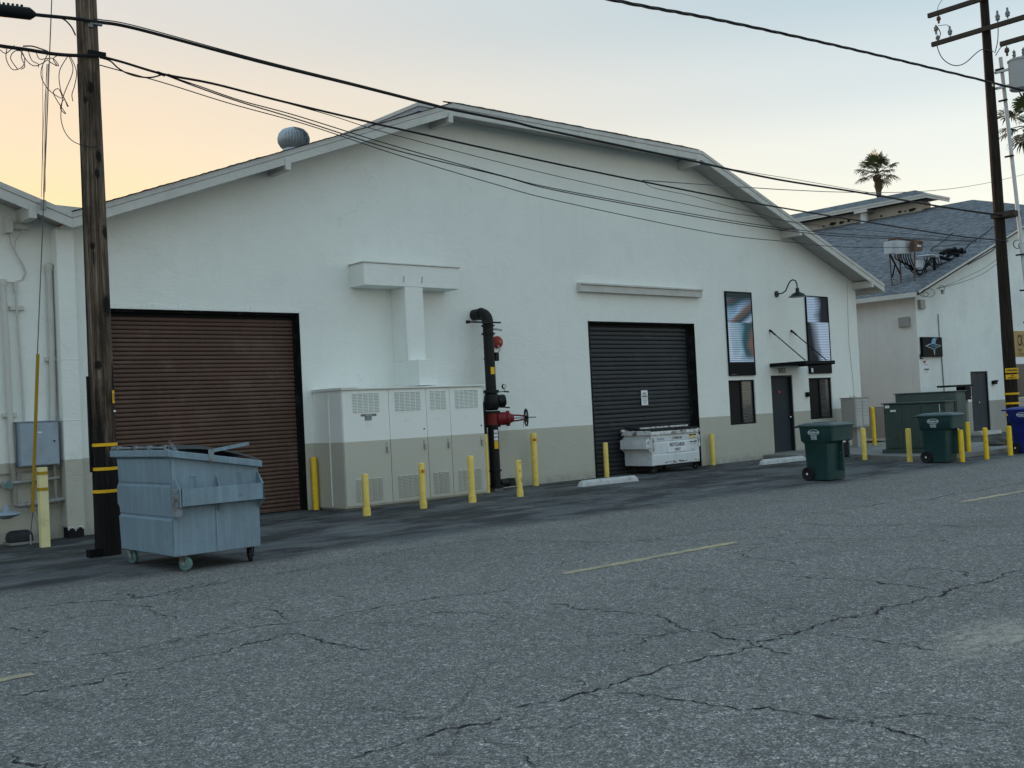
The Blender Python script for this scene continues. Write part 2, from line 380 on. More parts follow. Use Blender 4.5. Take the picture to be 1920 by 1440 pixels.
# --- metals, plastics, paints
M['brown_slat'] = mk('brown_door_paint', (.112, .066, .050), .5, var=.22, vs=1.1, bump=.1, dirt=(.17, .13, .11), dirt_amt=.5, streak=.12)
M['black_slat'] = mk('charcoal_door_paint', (.036, .040, .045), .45, var=.22, vs=1.4, bump=.1, dirt=(.075, .075, .075), dirt_amt=.45, streak=.1)
M['guide'] = mk('door_guide_black', (.012, .014, .014), .55, var=.25, spec=.06, dirt=(.2, .2, .19), dirt_amt=.15)
M['cab_up'] = mk('cabinet_cream', (.785, .815, .785), .5, var=.06, bump=.06)
M['cab_low'] = mk('cabinet_tan', (.475, .465, .40), .5, var=.07, bump=.06)
def cabinet(name, up, low):
    t = NT(name); p = t.pos(); z = t.sep(p)[2]; e = t.math('GREATER_THAN', z, 1.16)
    a = t.noise(1.5, p, 5); c = t.mix(e, low, up); c = t.mix(t.math('MULTIPLY', t.ramp(a, [(.4, 0), (.7, 1)]), .22), c, t.mix(e, sc(low, .8), sc(up, .82)))
    r = t.ramp(t.noise(5, t.pos((2, 2, .2)), 5, .7), [(.55, 0), (.8, 1)]); c = t.mix(t.math('MULTIPLY', r, .22), c, t.mix(e, sc(low, .7), sc(up, .75)))
    return t.done(c, .5, 0, t.bump(t.noise(40, p, 2), .06, .003))
M['cab'] = cabinet('cabinet_two_tone', (.785, .815, .785), (.475, .465, .40))
M['slot'] = mk('louver_slot_shade', (.33, .33, .315), .6, var=.1)  # strip below each louver carries the slot's shade as colour
M['yellow'] = mk('bollard_yellow', (.86, .56, .025), .55, var=.14, vs=6, bump=.12, dirt=(.45, .30, .06), dirt_amt=.5, rust=.3)
M['yellow_pale'] = mk('bollard_pale_yellow', (.84, .63, .15), .6, var=.14, vs=6, bump=.12, dirt=(.5, .38, .13), dirt_amt=.5, rust=.3)
M['cream'] = mk('post_cream', (.78, .70, .38), .6, var=.1, dirt=(.35, .3, .16))
M['ochre'] = mk('band_ochre', (.40, .26, .02), .6, var=.15)
M['red'] = mk('decal_red', (.38, .03, .02), .5)
M['black_iron'] = mk('black_pipe_paint', (.007, .0085, .009), .45, var=.3, bump=.15, spec=.22)
M['red_iron'] = mk('red_valve_paint', (.20, .018, .02), .42, var=.25, bump=.15, dirt=(.07, .02, .02))
M['bell_red'] = mk('bell_red', (.30, .03, .025), .35, var=.1)
M['brass'] = mk('brass', (.30, .22, .10), .4, .8)
M['steel'] = mk('galvanised', (.40, .41, .42), .38, .75, var=.2, vs=5)
M['alu'] = mk('turbine_aluminium', (.40, .43, .46), .4, .3, var=.15)
M['gauge'] = mk('gauge_face', (.6, .6, .58), .4)
M['tag_yellow'] = mk('tag_yellow', (.82, .46, .02), .5, var=.08, bump=0)
M['white'] = mk('white_label', (.78, .80, .82), .5, var=.06, bump=0)
M['ink'] = mk('black_ink', (.02, .02, .022), .6, bump=0)
M['ink_grey'] = mk('faded_ink', (.16, .17, .18), .6, bump=0)
M['ink_blue'] = mk('blue_ink', (.12, .2, .42), .6, bump=0)
M['pcream'] = mk('painted_pipe', (.56, .56, .525), .55, var=.1)
M['pgrey'] = mk('pipe_grey', (.30, .30, .28), .5, .2, var=.2, dirt=(.18, .17, .15))
def twotone_pipe():
    t = NT('pipe_two_tone'); p = t.pos(); z = t.sep(p)[2]; e = t.math('GREATER_THAN', z, 1.16)
    c = t.mix(e, (.25, .24, .20), (.56, .56, .525)); c = t.mix(t.math('MULTIPLY', t.noise(6, p, 5), .3), c, t.mix(1.0, c, (.7, .7, .68), 'MULTIPLY'))
    return t.done(c, .55)
M['pipe2'] = twotone_pipe()
M['box_grey'] = mk('electrical_box_grey', (.31, .38, .45), .5, .05, var=.1, vs=3, bump=.05, dirt=(.16, .18, .2))
M['dump_grey'] = mk('dumpster_grey', (.205, .285, .345), .55, .05, var=.14, vs=2, bump=.2, dist=.006, dirt=(.17, .20, .22), dirt_amt=.4, streak=.30, rust=.35)
M['dump_white'] = mk('dumpster_white', (.70, .74, .77), .55, .05, var=.12, vs=3, bump=.2, dist=.006, dirt=(.42, .43, .43), dirt_amt=.4, streak=.12, rust=.6)
def rusty(name, base):
    t = NT(name); p = t.pos(); r = t.ramp(t.noise(7, p, 7, .7), [(.50, 0), (.58, 1)])
    c = t.mix(t.math('MULTIPLY', r, .85), base, t.mix(t.noise(30, p, 3), (.16, .06, .02), (.05, .025, .015)))
    return t.done(c, .75, 0, t.bump(r, .3, .004))
M['rust_white'] = rusty('rusty_white_steel', (.66, .68, .69)); M['rust_grey'] = rusty('rusty_grey_steel', (.20, .235, .26)); M['rust'] = rusty('rusted_steel', (.11, .06, .04))
M['lid'] = mk('black_plastic_lid', (.022, .024, .028), .5, var=.25, vs=4, bump=.15, dirt=(.06, .06, .065))
M['rubber'] = mk('rubber', (.02, .02, .021), .75, var=.25)
M['wheel_green'] = mk('caster_wheel_green', (.13, .22, .22), .5, var=.2)
M['bin_green'] = mk('bin_green_plastic', (.017, .055, .054), .42, var=.2, vs=3, fine=90, bump=.12, dist=.002, dirt=(.02, .05, .05), spec=.4)
M['bin_lid'] = mk('bin_lid_green', (.03, .06, .058), .40, var=.25, vs=3, fine=90, bump=.12, dist=.002, dirt=(.05, .07, .07), spec=.45)
M['bin_blue'] = mk('bin_blue_plastic', (.010, .022, .20), .42, var=.2, vs=3, fine=90, bump=.12, dist=.002, spec=.4)
M['logo'] = mk('logo_white', (.60, .65, .68), .6, var=.1, bump=0)
M['xfmr'] = mk('transformer_green', (.052, .078, .068), .55, var=.16, vs=1.6, bump=.08, dirt=(.11, .13, .12), dirt_amt=.45, streak=.12)
M['xfmr2'] = mk('transformer_green_faded', (.075, .10, .092), .6, var=.18, vs=1.4, bump=.08, dirt=(.15, .17, .165), dirt_amt=.5, streak=.15)
M['mailbox'] = mk('mailbox_taupe', (.36, .345, .32), .5, var=.06, bump=.04)
M['mail_door'] = mk('mailbox_door', (.44, .44, .43), .45, var=.06, bump=.04)
M['door_slate'] = mk('entry_door_slate', (.034, .044, .056), .5, var=.12, vs=1.2, bump=.06, spec=.1)
M['door_frame'] = mk('door_frame_slate', (.02, .024, .028), .5, var=.12, spec=.1)
M['black'] = mk('black_metal', (.010, .012, .014), .5, var=.2, spec=.06)
M['lampblack'] = mk('lamp_enamel', (.012, .022, .024), .35, var=.15, bump=.03)
M['lampwhite'] = mk('lamp_inner', (.6, .6, .58), .5)
M['chrome'] = mk('chrome', (.62, .63, .64), .25, .95, var=.05)
M['blind'] = mk('blind_slat', (.28, .23, .18), .6, var=.15)
M['window_frame'] = mk('window_frame_bronze', (.011, .011, .011), .5, spec=.06)
def glass():
    t = NT('window_glass'); t.b.inputs['Transmission Weight'].default_value = .85; t.b.inputs['IOR'].default_value = 1.45
    return t.done((.40, .40, .39), .06, 0, None, .12)
M['glass'] = glass()
M['cable'] = mk('cable_black', (.008, .008, .009), .6, var=.3, bump=0)
M['wire'] = mk('thin_wire', (.03, .03, .032), .6, var=.2, bump=0)
M['wire_grey'] = mk('thin_wire_grey', (.13, .13, .13), .6, var=.2, bump=0)
M['insul'] = mk('insulator', (.20, .22, .23), .35, var=.2)
M['insul_brown'] = mk('insulator_brown', (.10, .06, .045), .35, var=.2)
M['xgrey'] = mk('pole_transformer_grey', (.36, .37, .38), .5, .1, var=.08)
M['conduit'] = mk('white_conduit', (.52, .55, .58), .5, var=.06, bump=.03)
M['arm'] = mk('crossarm_wood', (.060, .045, .036), .85, var=.35, vs=5, bump=.3)
def wood(name, knots, dark_below, cols):
    t = NT(name); p = t.pos(); z = t.sep(p)[2]
    g = t.noise(16, t.pos((1.6, 1.6, .05)), 8, .68, .4); g2 = t.noise(55, t.pos((1.6, 1.6, .035)), 5, .7); blot = t.noise(2.3, t.pos((1, 1, .4)), 6, .65)
    c = t.ramp(g, [(.30, cols[0]), (.45, cols[1]), (.58, cols[2]), (.72, cols[3])])
    c = t.mix(t.ramp(g2, [(.50, 0), (.62, 1)]), c, sc(cols[0], .75))
    c = t.mix(t.math('MULTIPLY', t.ramp(blot, [(.5, 0), (.64, 1)]), .6), c, sc(cols[0], .7))
    for (kx, ky, kz, rx, rz) in knots:
        v = t.n('ShaderNodeVectorMath'); v.operation = 'SUBTRACT'; t.l(p, v.inputs[0]); v.inputs[1].default_value = (kx, ky, kz)
        v2 = t.n('ShaderNodeVectorMath'); v2.operation = 'DIVIDE'; t.l(v.outputs[0], v2.inputs[0]); v2.inputs[1].default_value = (rx, rx*2.2, rz)
        v3 = t.n('ShaderNodeVectorMath'); v3.operation = 'LENGTH'; t.l(v2.outputs[0], v3.inputs[0])
        k = t.ramp(t.math('ADD', v3.outputs['Value'], t.math('MULTIPLY', t.math('SUBTRACT', t.noise(22, p, 4), .5), .9)), [(.55, 1), (1.0, 0)])
        c = t.mix(t.math('MULTIPLY', k, .92), c, (.006, .006, .007))
    e = t.math('ADD', z, t.math('MULTIPLY', t.math('SUBTRACT', t.noise(3, t.pos((2.5, 2.5, .5)), 6, .7), .5), 3.2))
    c = t.mix(t.math('MULTIPLY', t.ramp(t.math('DIVIDE', e, 8.0), [(dark_below/8-.06, 1), (dark_below/8+.06, 0)]), .94), c, (.006, .006, .0065))
    h = t.math('ADD', g, t.math('MULTIPLY', g2, .5))
    return t.done(c, .9, 0, t.bump(h, .9, .02), .2)
M['poleL'] = wood('weathered_pole', [(5.17,-3.14,5.89,.05,.10),(5.10,-3.13,5.74,.04,.07),(5.235,-3.14,5.02,.05,.10),(5.205,-3.14,4.80,.04,.09),(5.29,-3.12,4.07,.07,.11),
                  (5.115,-3.12,3.88,.038,.055),(5.12,-3.12,3.74,.012,.14),(5.27,-3.13,3.13,.09,.17),(5.12,-3.12,2.38,.05,.08),(5.32,-3.1,2.2,.05,.3)], 1.75,
                  [(.030,.020,.015),(.10,.070,.050),(.19,.145,.108),(.30,.245,.19)])
M['screen_mesh'] = mk('window_screen_mesh', (.022, .021, .020), .7, var=.15, bump=0, spec=.1)
M['poleR'] = wood('creosoted_pole', [], .4, [(.010,.008,.007),(.022,.017,.014),(.036,.027,.021),(.06,.048,.04)])
M['trunk'] = mk('palm_trunk', (.10, .068, .045), .95, var=.4, vs=1.5, fine=8, bump=.5, dist=.03)
def leafm(name, a, b):
    t = NT(name); p = t.pos(); c = t.mix(t.noise(1.2, p, 4), a, b); t.b.inputs['Subsurface Weight'].default_value = 0
    return t.done(c, .6)
M['frond'] = leafm('palm_frond', (.030, .045, .012), (.085, .095, .030)); M['frond_dead'] = leafm('palm_dead_frond', (.10, .065, .035), (.17, .12, .07))
M['rock'] = mk('rock', (.10, .09, .08), .95, var=.3, vs=5, bump=.6, dist=.02)
M['sign_tan'] = mk('sign_tan', (.40, .27, .10), .6, var=.08)
M['sign_black'] = mk('sign_black', (.009, .010, .012), .5, var=.1, spec=.05)
M['sign_blue'] = mk('sign_blue', (.08, .32, .52), .5, bump=0); M['sign_pale'] = mk('sign_pale', (.42, .50, .56), .5, bump=0)
M['peel'] = mk('peeled_wood', (.030, .026, .024), .95, var=.4, vs=12)
M['siding'] = mk('weathered_siding', (.44, .42, .37), .85, var=.2, vs=1.2, dirt=(.25, .23, .2), dirt_amt=.5, streak=.12)
M['store_dark'] = mk('dark_shopfront', (.02, .022, .025), .3, var=.2)
def screen(name, kind):
    """LED mesh screen: rows of lamps showing soft abstract colour"""
    t = NT(name); p = t.co('Object'); s = t.sep(p); x, z = s[0], s[2]
    u = t.math('DIVIDE', x, 1.0); v = t.math('DIVIDE', z, 1.78)
    top = t.math('GREATER_THAN', v, .56 if kind == 0 else .60)
    wob = t.noise(1.0, t.co('Object', (1.1, 1, 1.1)), 2, .4, .6)
    dark = (.012, .02, .03)
    if kind == 0:
        d = t.math('ADD', t.math('ADD', t.math('MULTIPLY', u, -.75), t.math('MULTIPLY', z, 1.55)), t.math('MULTIPLY', wob, .9))
        c = t.ramp(t.math('FRACT', t.math('MULTIPLY', d, .62)), [(0, (.03, .09, .12)), (.20, (.24, .17, .15)), (.34, (.36, .60, .88)), (.54, (.05, .16, .21)), (.68, (.20, .15, .14)), (.84, (.50, .70, .94)), (1, (.03, .09, .12))])
        c = t.mix(t.ramp(v, [(.78, 0), (.93, 1)]), c, (.03, .055, .065))
        lo = t.ramp(t.math('ADD', u, t.math('MULTIPLY', t.math('SUBTRACT', wob, .5), 1.6)), [(.15, (.58, .76, .96)), (.42, (.24, .46, .60)), (.60, (.04, .14, .18)), (.78, (.05, .12, .15)), (1.0, (.24, .16, .14))])
        lo = t.mix(t.ramp(v, [(0, 1), (.10, 0)]), lo, (.45, .64, .88))
        c = t.mix(top, lo, c)
    else:
        e = t.math('ADD', u, t.math('MULTIPLY', t.math('SUBTRACT', wob, .5), .75))
        a = t.ramp(t.math('ADD', e, t.math('MULTIPLY', v, -.12)), [(.26, (.50, .70, .96)), (.56, dark)]); b = t.ramp(t.math('ADD', e, t.math('MULTIPLY', v, .25)), [(.30, dark), (.62, (.56, .74, .97))])
        c = t.mix(top, b, a)
    rows = t.math('FRACT', t.math('MULTIPLY', z, 22.0)); rr = t.ramp(rows, [(0, .25), (.30, .25), (.42, 1.0), (.9, 1.0), (1, .25)])
    c = t.mix(1.0, c, rr, 'MULTIPLY')
    return t.done((.012, .013, .014), .5, 0, None, .06, c, 0.085)
M['screen0'] = screen('led_mesh_colour', 0); M['screen1'] = screen('led_mesh_blue', 1)
# ================================================================ SETTING: ground
g = MB().quad((-150,-150,0), (260,-150,0), (260,200,0), (-150,200,0))
road = struct(g.build('road', M['asphalt']))
# worn yellow centre dashes
for (ax, ay, bx, by, w) in ((7.06,-9.29,9.66,-9.35,.070), (14.3,-9.56,17.4,-9.69,.070), (-.5,-9.22,2.3,-9.26,.070)):
    m = MB(); n = 26; d = Vector((bx-ax, by-ay, 0)); s = Vector((-d.y, d.x, 0)).normalized(); vs = []; fs = []
    for i in range(n+1):
        p = Vector((ax, ay, .004)) + d*(i/n); k = w*(.75+.4*random.random())*(1 if 1 < i < n-1 else .7)
        vs += [p-s*k, p+s*k*(.8+.3*random.random())]
    for i in range(n): fs.append((2*i, 2*i+2, 2*i+3, 2*i+1))
    struct(m.add(vs, fs).build('lane_marking', M['stripe'], road))
# cracks traced from the photograph, laid on the ground
def crack(px, w=.012, name='asphalt_crack', pts=None, kids=True):
    w *= .72; pts = [gp(x, y) for x, y in px] if pts is None else pts; out = []
    for a, b in zip(pts, pts[1:]):
        n = max(2, int((b-a).length/.035))
        for i in range(n): out.append(a.lerp(b, i/n))
    out.append(pts[-1]); vs = []; fs = []; j = Vector((0,0,0)); N = len(out)
    for i, p in enumerate(out):
        d = (out[min(i+1,N-1)]-out[max(i-1,0)]); s = Vector((-d.y, d.x, 0)).normalized()
        j = j*.80 + s*random.gauss(0, .020); c2 = s*random.gauss(0, .008)
        k = w*max(.12, random.gauss(.55, .38))*min(1, (i+1)/6, (N-i)/6)
        c = p + j + c2; vs += [(c-s*k)+Vector((0,0,.004)), (c+s*k)+Vector((0,0,.004))]
    for i in range(N-1): fs.append((2*i, 2*i+2, 2*i+3, 2*i+1))
    struct(MB().add(vs, fs).build(name, M['crack'], road))
    if kids:
        L = sum((b-a).length for a, b in zip(pts, pts[1:]))
        for q in range(int(L/.9)):
            p = Vector(random.choice(out)); a = random.uniform(0, 2*PI); br = [p]
            for s_ in range(random.randint(3, 9)):
                a += random.gauss(0, .5); p = p+Vector((math.cos(a), math.sin(a)*.8, 0))*random.uniform(.08, .22); br.append(p)
            crack(None, w*random.uniform(.3, .75), 'hairline_crack', br, False)
Z1 = lambda *q: [(x/2, 900+y/2) for x, y in q]
Z2 = lambda *q: [(960+x/2, 880+y/2) for x, y in q]
crack(Z1((-40,505),(100,485),(250,465),(420,455),(600,430),(760,400),(900,370),(1100,345),(1300,305),(1500,270),(1700,240),(1920,215)), .014)
crack(Z1((430,425),(560,440),(700,405),(830,380)), .018)
crack(Z1((-30,705),(130,690),(300,660),(470,635),(640,605),(830,575),(1000,545),(1080,540),(1250,515),(1450,470),(1640,440),(1800,430),(1930,405)), .011)
crack(Z1((-30,815),(180,785),(390,758),(470,725),(640,690),(830,645),(1000,600),(1100,580),(1210,605),(1300,630),(1440,645)), .012)
crack(Z1((400,458),(560,478),(600,505),(715,520)), .010)
crack(Z1((0,550),(60,565),(165,572),(140,600),(0,628)), .012)
crack(Z1((970,470),(1060,495),(1080,520),(1040,530)), .009)
crack(Z1((1160,430),(1310,440),(1430,432)), .010)
crack(Z1((1560,490),(1700,497),(1790,493),(1870,510)), .010)
crack(Z1((-20,1035),(90,1055),(200,1070),(300,1085)), .016)
crack(Z1((1240,1075),(1400,1035),(1560,985),(1700,940),(1850,905),(1940,880)), .015)
crack(Z1((1780,955),(1830,985),(1930,1010)), .010)
crack(Z2((0,268),(180,270),(340,275),(470,270),(600,250),(740,232),(900,222),(1100,205),(1300,215),(1500,205),(1720,215),(1920,210)), .014)
crack(Z2((0,370),(120,375),(240,345),(360,325)), .010)
crack(Z2((1020,170),(1200,160),(1380,130),(1560,115),(1660,95),(1800,70),(1930,48)), .016)
crack(Z2((830,315),(900,335),(1000,345),(1110,360)), .011); crack(Z2((830,315),(920,295),(1020,285),(1110,260),(1300,262),(1560,262),(1740,290),(1930,300)), .010)
crack(Z2((980,390),(1100,405),(1330,422),(1500,445),(1640,458)), .014)
crack(Z2((-20,915),(120,880),(310,830),(420,790),(600,740),(760,700),(910,655),(1060,615),(1180,575),(1330,545),(1480,500),(1640,458),(1800,410),(1930,372)), .016)
crack(Z2((140,500),(250,525),(420,535),(560,565),(660,600),(790,625),(920,650),(1060,700)), .013)
crack(Z2((660,600),(520,625),(450,660),(430,690)), .010)
crack(Z2((370,832),(540,855),(760,890),(960,895),(1130,920),(1320,938),(1430,965),(1560,1010),(1640,1030)), .013)
crack(Z2((500,362),(640,380),(800,395)), .008); crack(Z2((1180,620),(1320,645),(1500,665),(1650,690)), .010)
crack(Z2((1450,385),(1550,370),(1700,390),(1800,410)), .009); crack(Z2((0,1075),(60,1105),(120,1130)), .013)
crack(Z2((0,205),(130,200),(300,170),(500,145),(760,110),(960,82)), .012)
# concrete walk along the right end of the wall and the utility pad, one raised sheet with a real kerb step
pad = [(23.2,-.01),(23.2,-1.12),(23.75,-1.3),(23.55,-2.2),(23.15,-3.0),(22.62,-4.15),(22.75,-4.55),(23.2,-4.85),(24.4,-5.12),(25.3,-5.2),(26.9,-4.9),(28.3,-3.4),(28.4,-1.0),(31.6,-1.0),(31.6,-.01)]
pm = MB().prism([(x, y, -.02) for x, y in pad], (0,0,.125)); struct(pm.build('concrete_walk', M['concrete'], bev=.015))

# ================================================================ warehouse (long cream building)
LX, RX, EY = 5.78, 28.61, -.6
def zbL(x): return 4.56 + .3725*(x-5.78)
def zbR(x): return 4.405 + .3594*(28.61-x)
def zb(x): return min(zbL(x), zbR(x), 7.27)
AY, AX = 3.3, 16.85
wh = thing('warehouse_building', 'long cream stucco warehouse with tan painted base, two roll-up doors and a clipped gable roof', 'building', (17,0,0))
def wall(x0, x1, topf, breaks, ops, depth=.26, y=0.0):
    mb = MB(); xs = sorted(set([x0, x1]+[b for b in breaks if x0 < b < x1]+[e for o in ops for e in o[:2]]))
    for a, b in zip(xs, xs[1:]):
        mid = (a+b)/2; zs = 0.0
        for (o0, o1, z0, z1) in sorted([o for o in ops if o[0] <= mid <= o[1]], key=lambda o: o[2]):
            if z0 > zs+1e-4: mb.quad((a,y,zs),(b,y,zs),(b,y,z0),(a,y,z0))
            zs = z1
        mb.quad((a,y,zs),(b,y,zs),(b,y,topf(b)),(a,y,topf(a)))
    for (o0, o1, z0, z1) in ops:
        mb.quad((o0,y,z0),(o0,y+depth,z0),(o0,y+depth,z1),(o0,y,z1)); mb.quad((o1,y,z0),(o1,y+depth,z0),(o1,y+depth,z1),(o1,y,z1))
        mb.quad((o0,y,z1),(o1,y,z1),(o1,y+depth,z1),(o0,y+depth,z1))
        if z0 > .02: mb.quad((o0,y,z0),(o1,y,z0),(o1,y+depth,z0),(o0,y+depth,z0))
    return mb
D1 = (6.42, 9.86, 0, 3.46); D2 = (17.06, 20.73, 0, 3.44)
ED = (23.73, 24.69, .10, 2.13)
WL = (21.94, 23.02, .925, 2.04); WR = (25.45, 26.55, .915, 2.035)
wa = wall(5.85, 28.05, lambda x: zb(x)+.12, [13.05, 20.62], [D1, D2, ED, WL, WR])
wa.quad((28.05,0,0),(28.05,24,0),(28.05,24,4.6),(28.05,0,4.6))
wa.build('wall', M['stuccoA'], wh)
# rough plaster lip over the left door
lp = MB(); n = 40
for i in range(n):
    a = 6.42+(D1[1]-6.42)*i/n; b = 6.42+(D1[1]-6.42)*(i+1)/n; h = .05+.02*math.sin(i*.9)+.015*random.random()
    lp.box(a, b, -.012-.006*random.random(), .02, 3.455, 3.46+h)
lp.build('plaster_lip', M['stuccoA'], wh)
# --- roof
zL = lambda x, y: zbL(x)+.24
zR = lambda x, y: zbR(x)+.24
zap = zL(AX, 0)
def zH(x, y): return 7.27+.24 + (zap-7.51)*(y-EY)/(AY-EY)
TLx, TRx = 13.05, 20.62
BK = 24
MB().slab([(LX,EY+.034),(TLx,EY+.034),(AX,AY),(AX,BK),(LX,BK)], zL, .13).build('roof_slope', M['shingleA'], wh)
MB().slab([(TRx,EY+.034),(RX-.005,EY+.034),(RX-.005,BK),(AX,BK),(AX,AY)], zR, .13).build('roof_slope', M['shingleA'], wh)
MB().slab([(TLx,EY+.034),(TRx,EY+.034),(AX,AY)], zH, .13).build('roof_hip', M['shingleA'], wh)
# ragged shingle courses along the rakes
rg = MB()
for i in range(60):
    x = LX + (TLx-LX)*i/60; w_ = (TLx-LX)/60; h = .004+.012*random.random()
    rg.add([(x,EY-.02,zL(x,0)-.004),(x+w_*1.02,EY-.02,zL(x+w_,0)-.01),(x+w_*1.02,EY+.5,zL(x+w_,0)-.01),(x,EY+.5,zL(x,0)-.01),
            (x,EY-.05,zL(x,0)+h),(x+w_*1.02,EY-.05,zL(x+w_,0)+h*.4),(x+w_*1.02,EY+.5,zL(x+w_,0)+h*.4),(x,EY+.5,zL(x,0)+h)],
           [(0,3,2,1),(4,5,6,7),(0,1,5,4),(1,2,6,5),(2,3,7,6),(3,0,4,7)])
for i in range(46):
    x = TLx+.1 + (TRx-TLx-.2)*i/46; w_ = (TRx-TLx-.2)/46; h = .012+.018*random.random()
    rg.add([(x,EY-.02,7.507),(x+w_,EY-.02,7.507),(x+w_,EY+.4,7.50+.14),(x,EY+.4,7.50+.14),(x,EY-.02,7.51+h),(x+w_,EY-.02,7.51+h*.5),(x+w_,EY+.4,7.65+h),(x,EY+.4,7.65+h)],
           [(0,3,2,1),(4,5,6,7),(0,1,5,4),(1,2,6,5),(2,3,7,6),(3,0,4,7)])
struct(rg.build('shingle_edge', M['shingleA'], wh), 'stuff')
def soffit(x0, x1, f): return MB().slab([(x0,EY+.03),(x1,EY+.03),(x1,.0),(x0,.0)], lambda x, y: f(x)+.115, .012)
soffit(LX+.02, TLx, zbL).build('soffit', M['soffit'], wh); soffit(TRx, RX-.02, zbR).build('soffit', M['soffit'], wh); soffit(TLx, TRx, lambda x: 7.27).build('soffit', M['soffit'], wh)
# eave soffit wrapping the right corner
MB().slab([(28.05,0),(RX-.02,0),(RX-.02,BK),(28.05,BK)], lambda x, y: zbR(x)+.10, .012).build('soffit', M['soffit'], wh)
def barge(pa, pb, h0, h1, y0, y1, name, mat, par):
    (xa, za), (xb, zb_) = pa, pb
    MB().prism([(xa,y0,za+h0),(xb,y0,zb_+h0),(xb,y0,zb_+h1),(xa,y0,za+h1)], (0,y1-y0,0)).build(name, mat, par, bev=.004)
cs = [((LX,4.56),(TLx,7.268)), ((TLx,7.27),(TRx,7.272)), ((TRx,7.274),(RX,4.405))]
for a, b in cs:
    barge(a, b, 0, .145, EY, EY+.04, 'bargeboard', M['trim'], wh)
    barge(a, b, .147, .235, EY-.012, EY+.03, 'rake_trim', M['metal_edge'], wh)
MB().box(RX-.04, RX, EY+.04, BK, 4.40, 4.55).build('eave_fascia', M['trim'], wh)
# beam ends under the rakes
def beam(x, f, par, w=.11, h=.20): MB().box(x-w/2, x+w/2, EY+.005-.02, 0.0, f-h+.10, f+.10).build('beam_end', M['trim'], par, bev=.006)
for x, dz in ((9.42,0), (13.0,-.03), (20.45,-.02), (24.55,-.01), (27.95,-.02)): beam(x, zb(x)+dz, wh)
# --- roof monitor (clerestory) along the ridge
def monitor(par, x0, x1, y0, y1, zr, ze, ov, rise, wallm, roofm, fm, fh):
    xm = (x0+x1)/2
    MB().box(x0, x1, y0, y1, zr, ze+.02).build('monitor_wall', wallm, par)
    e = (x0-ov, x1+ov, y0-ov, y1+ov); hw = (e[1]-e[0])/2
    A, B, C_, D_ = (e[0],e[2],ze+fh), (e[1],e[2],ze+fh), (e[1],e[3],ze+fh), (e[0],e[3],ze+fh)
    P1, P2 = (xm, e[2]+hw, ze+fh+rise), (xm, e[3], ze+fh+rise)
    m = MB().add([A,B,C_,D_,P1,P2], [(0,1,4),(1,2,5,4),(0,4,5,3),(2,3,5),(0,3,2,1)]); m.build('monitor_roof', roofm, par)
    MB().box(e[0], e[0]+.04, e[2], e[3], ze, ze+fh-.005).build('monitor_fascia', fm, par)
    MB().box(e[0]+.04, e[1], e[2], e[2]+.04, ze, ze+fh-.005).build('monitor_fascia', fm, par)
    MB().box(e[0]-.03, e[0]-.001, e[2]-.03, e[3], ze+fh*.62, ze+fh+.02).build('monitor_drip_edge', M['metal_edge'], par)
    MB().box(e[0]-.001, e[1], e[2]-.03, e[2]-.001, ze+fh*.62, ze+fh+.02).build('monitor_drip_edge', M['metal_edge'], par)
monitor(wh, 15.45, 18.25, 3.45, 23, 7.9, 8.52, .45, .22, M['dark'], M['shingleA'], M['monitor_fascia'], .17)
# small valley cricket between the two roofs
cq = [wp(86,382,.1), wp(160,390,.1), wp(168,404,.1), wp(137,412,.1)]; MB().prism(cq, (0,.03,0)).build('valley_cricket', M['trim'], wh)

# --- roll-up doors
def slat_mesh(name, w, pitch, mat):
    prof = [(.0,.004),(-.013,.012),(-.019,pitch*.32),(-.019,pitch*.60),(-.012,pitch*.88),(.006,pitch*.955),(.010,pitch*1.0)]
    vs = []; fs = []; n = len(prof)
    for x in (-w/2, 0, w/2): vs += [(x, y, z) for y, z in prof]
    for c in range(2):
        for i in range(n-1): fs.append((c*n+i, (c+1)*n+i, (c+1)*n+i+1, c*n+i+1))
    return MB().add(vs, fs).mesh(name, mat, smooth=True)
def rolldoor(o, yd, pitch, mat, label, topgap, gw):
    x0, x1, z0, z1 = o
    root = MB().box(x0+.001, x1-.001, yd+.03, yd+.06, .0, z1).build('roll_up_door', M['dark'], wh); root['label'] = label
    inner0, inner1 = x0+.06, x1-gw
    me = slat_mesh('slat', inner1-inner0, pitch, mat); n = int((z1-topgap-.09)/pitch)
    off = wh.location
    for i in range(n):
        s = link('slat', me, root); s.location = Vector(((inner0+inner1)/2, yd+random.uniform(-.006,.004), .085+i*pitch)) - off
        s.rotation_euler = (random.gauss(0,.04), random.gauss(0,.0008), 0)
    MB().box(inner0, inner1, yd-.025, yd+.02, .015, .08).build('bottom_bar', mat, root, bev=.006)
    MB().box(x0+.002, x0+.07, .015, yd+.03, .0, z1-.002).build('door_guide', M['guide'], root)
    gd = MB().box(x1-gw-.015, x1-.002, yd-.045, yd+.03, .0, z1-.002); gd.box(x1-.016, x1-.002, .004, yd-.045, .0, z1-.002)
    gd.build('door_guide', M['guide'], root)
    MB().box(x0+.07, x1-gw-.02, yd-.10, yd+.02, z1-topgap+.005, z1-.003).build('door_hood', M['guide'], root)
    return root
rolldoor(D1, .20, .0695, M['brown_slat'], 'brown slatted roll-up door', .05, .035)
rd2 = rolldoor(D2, .22, .0985, M['black_slat'], 'charcoal slatted roll-up door', .04, .09)
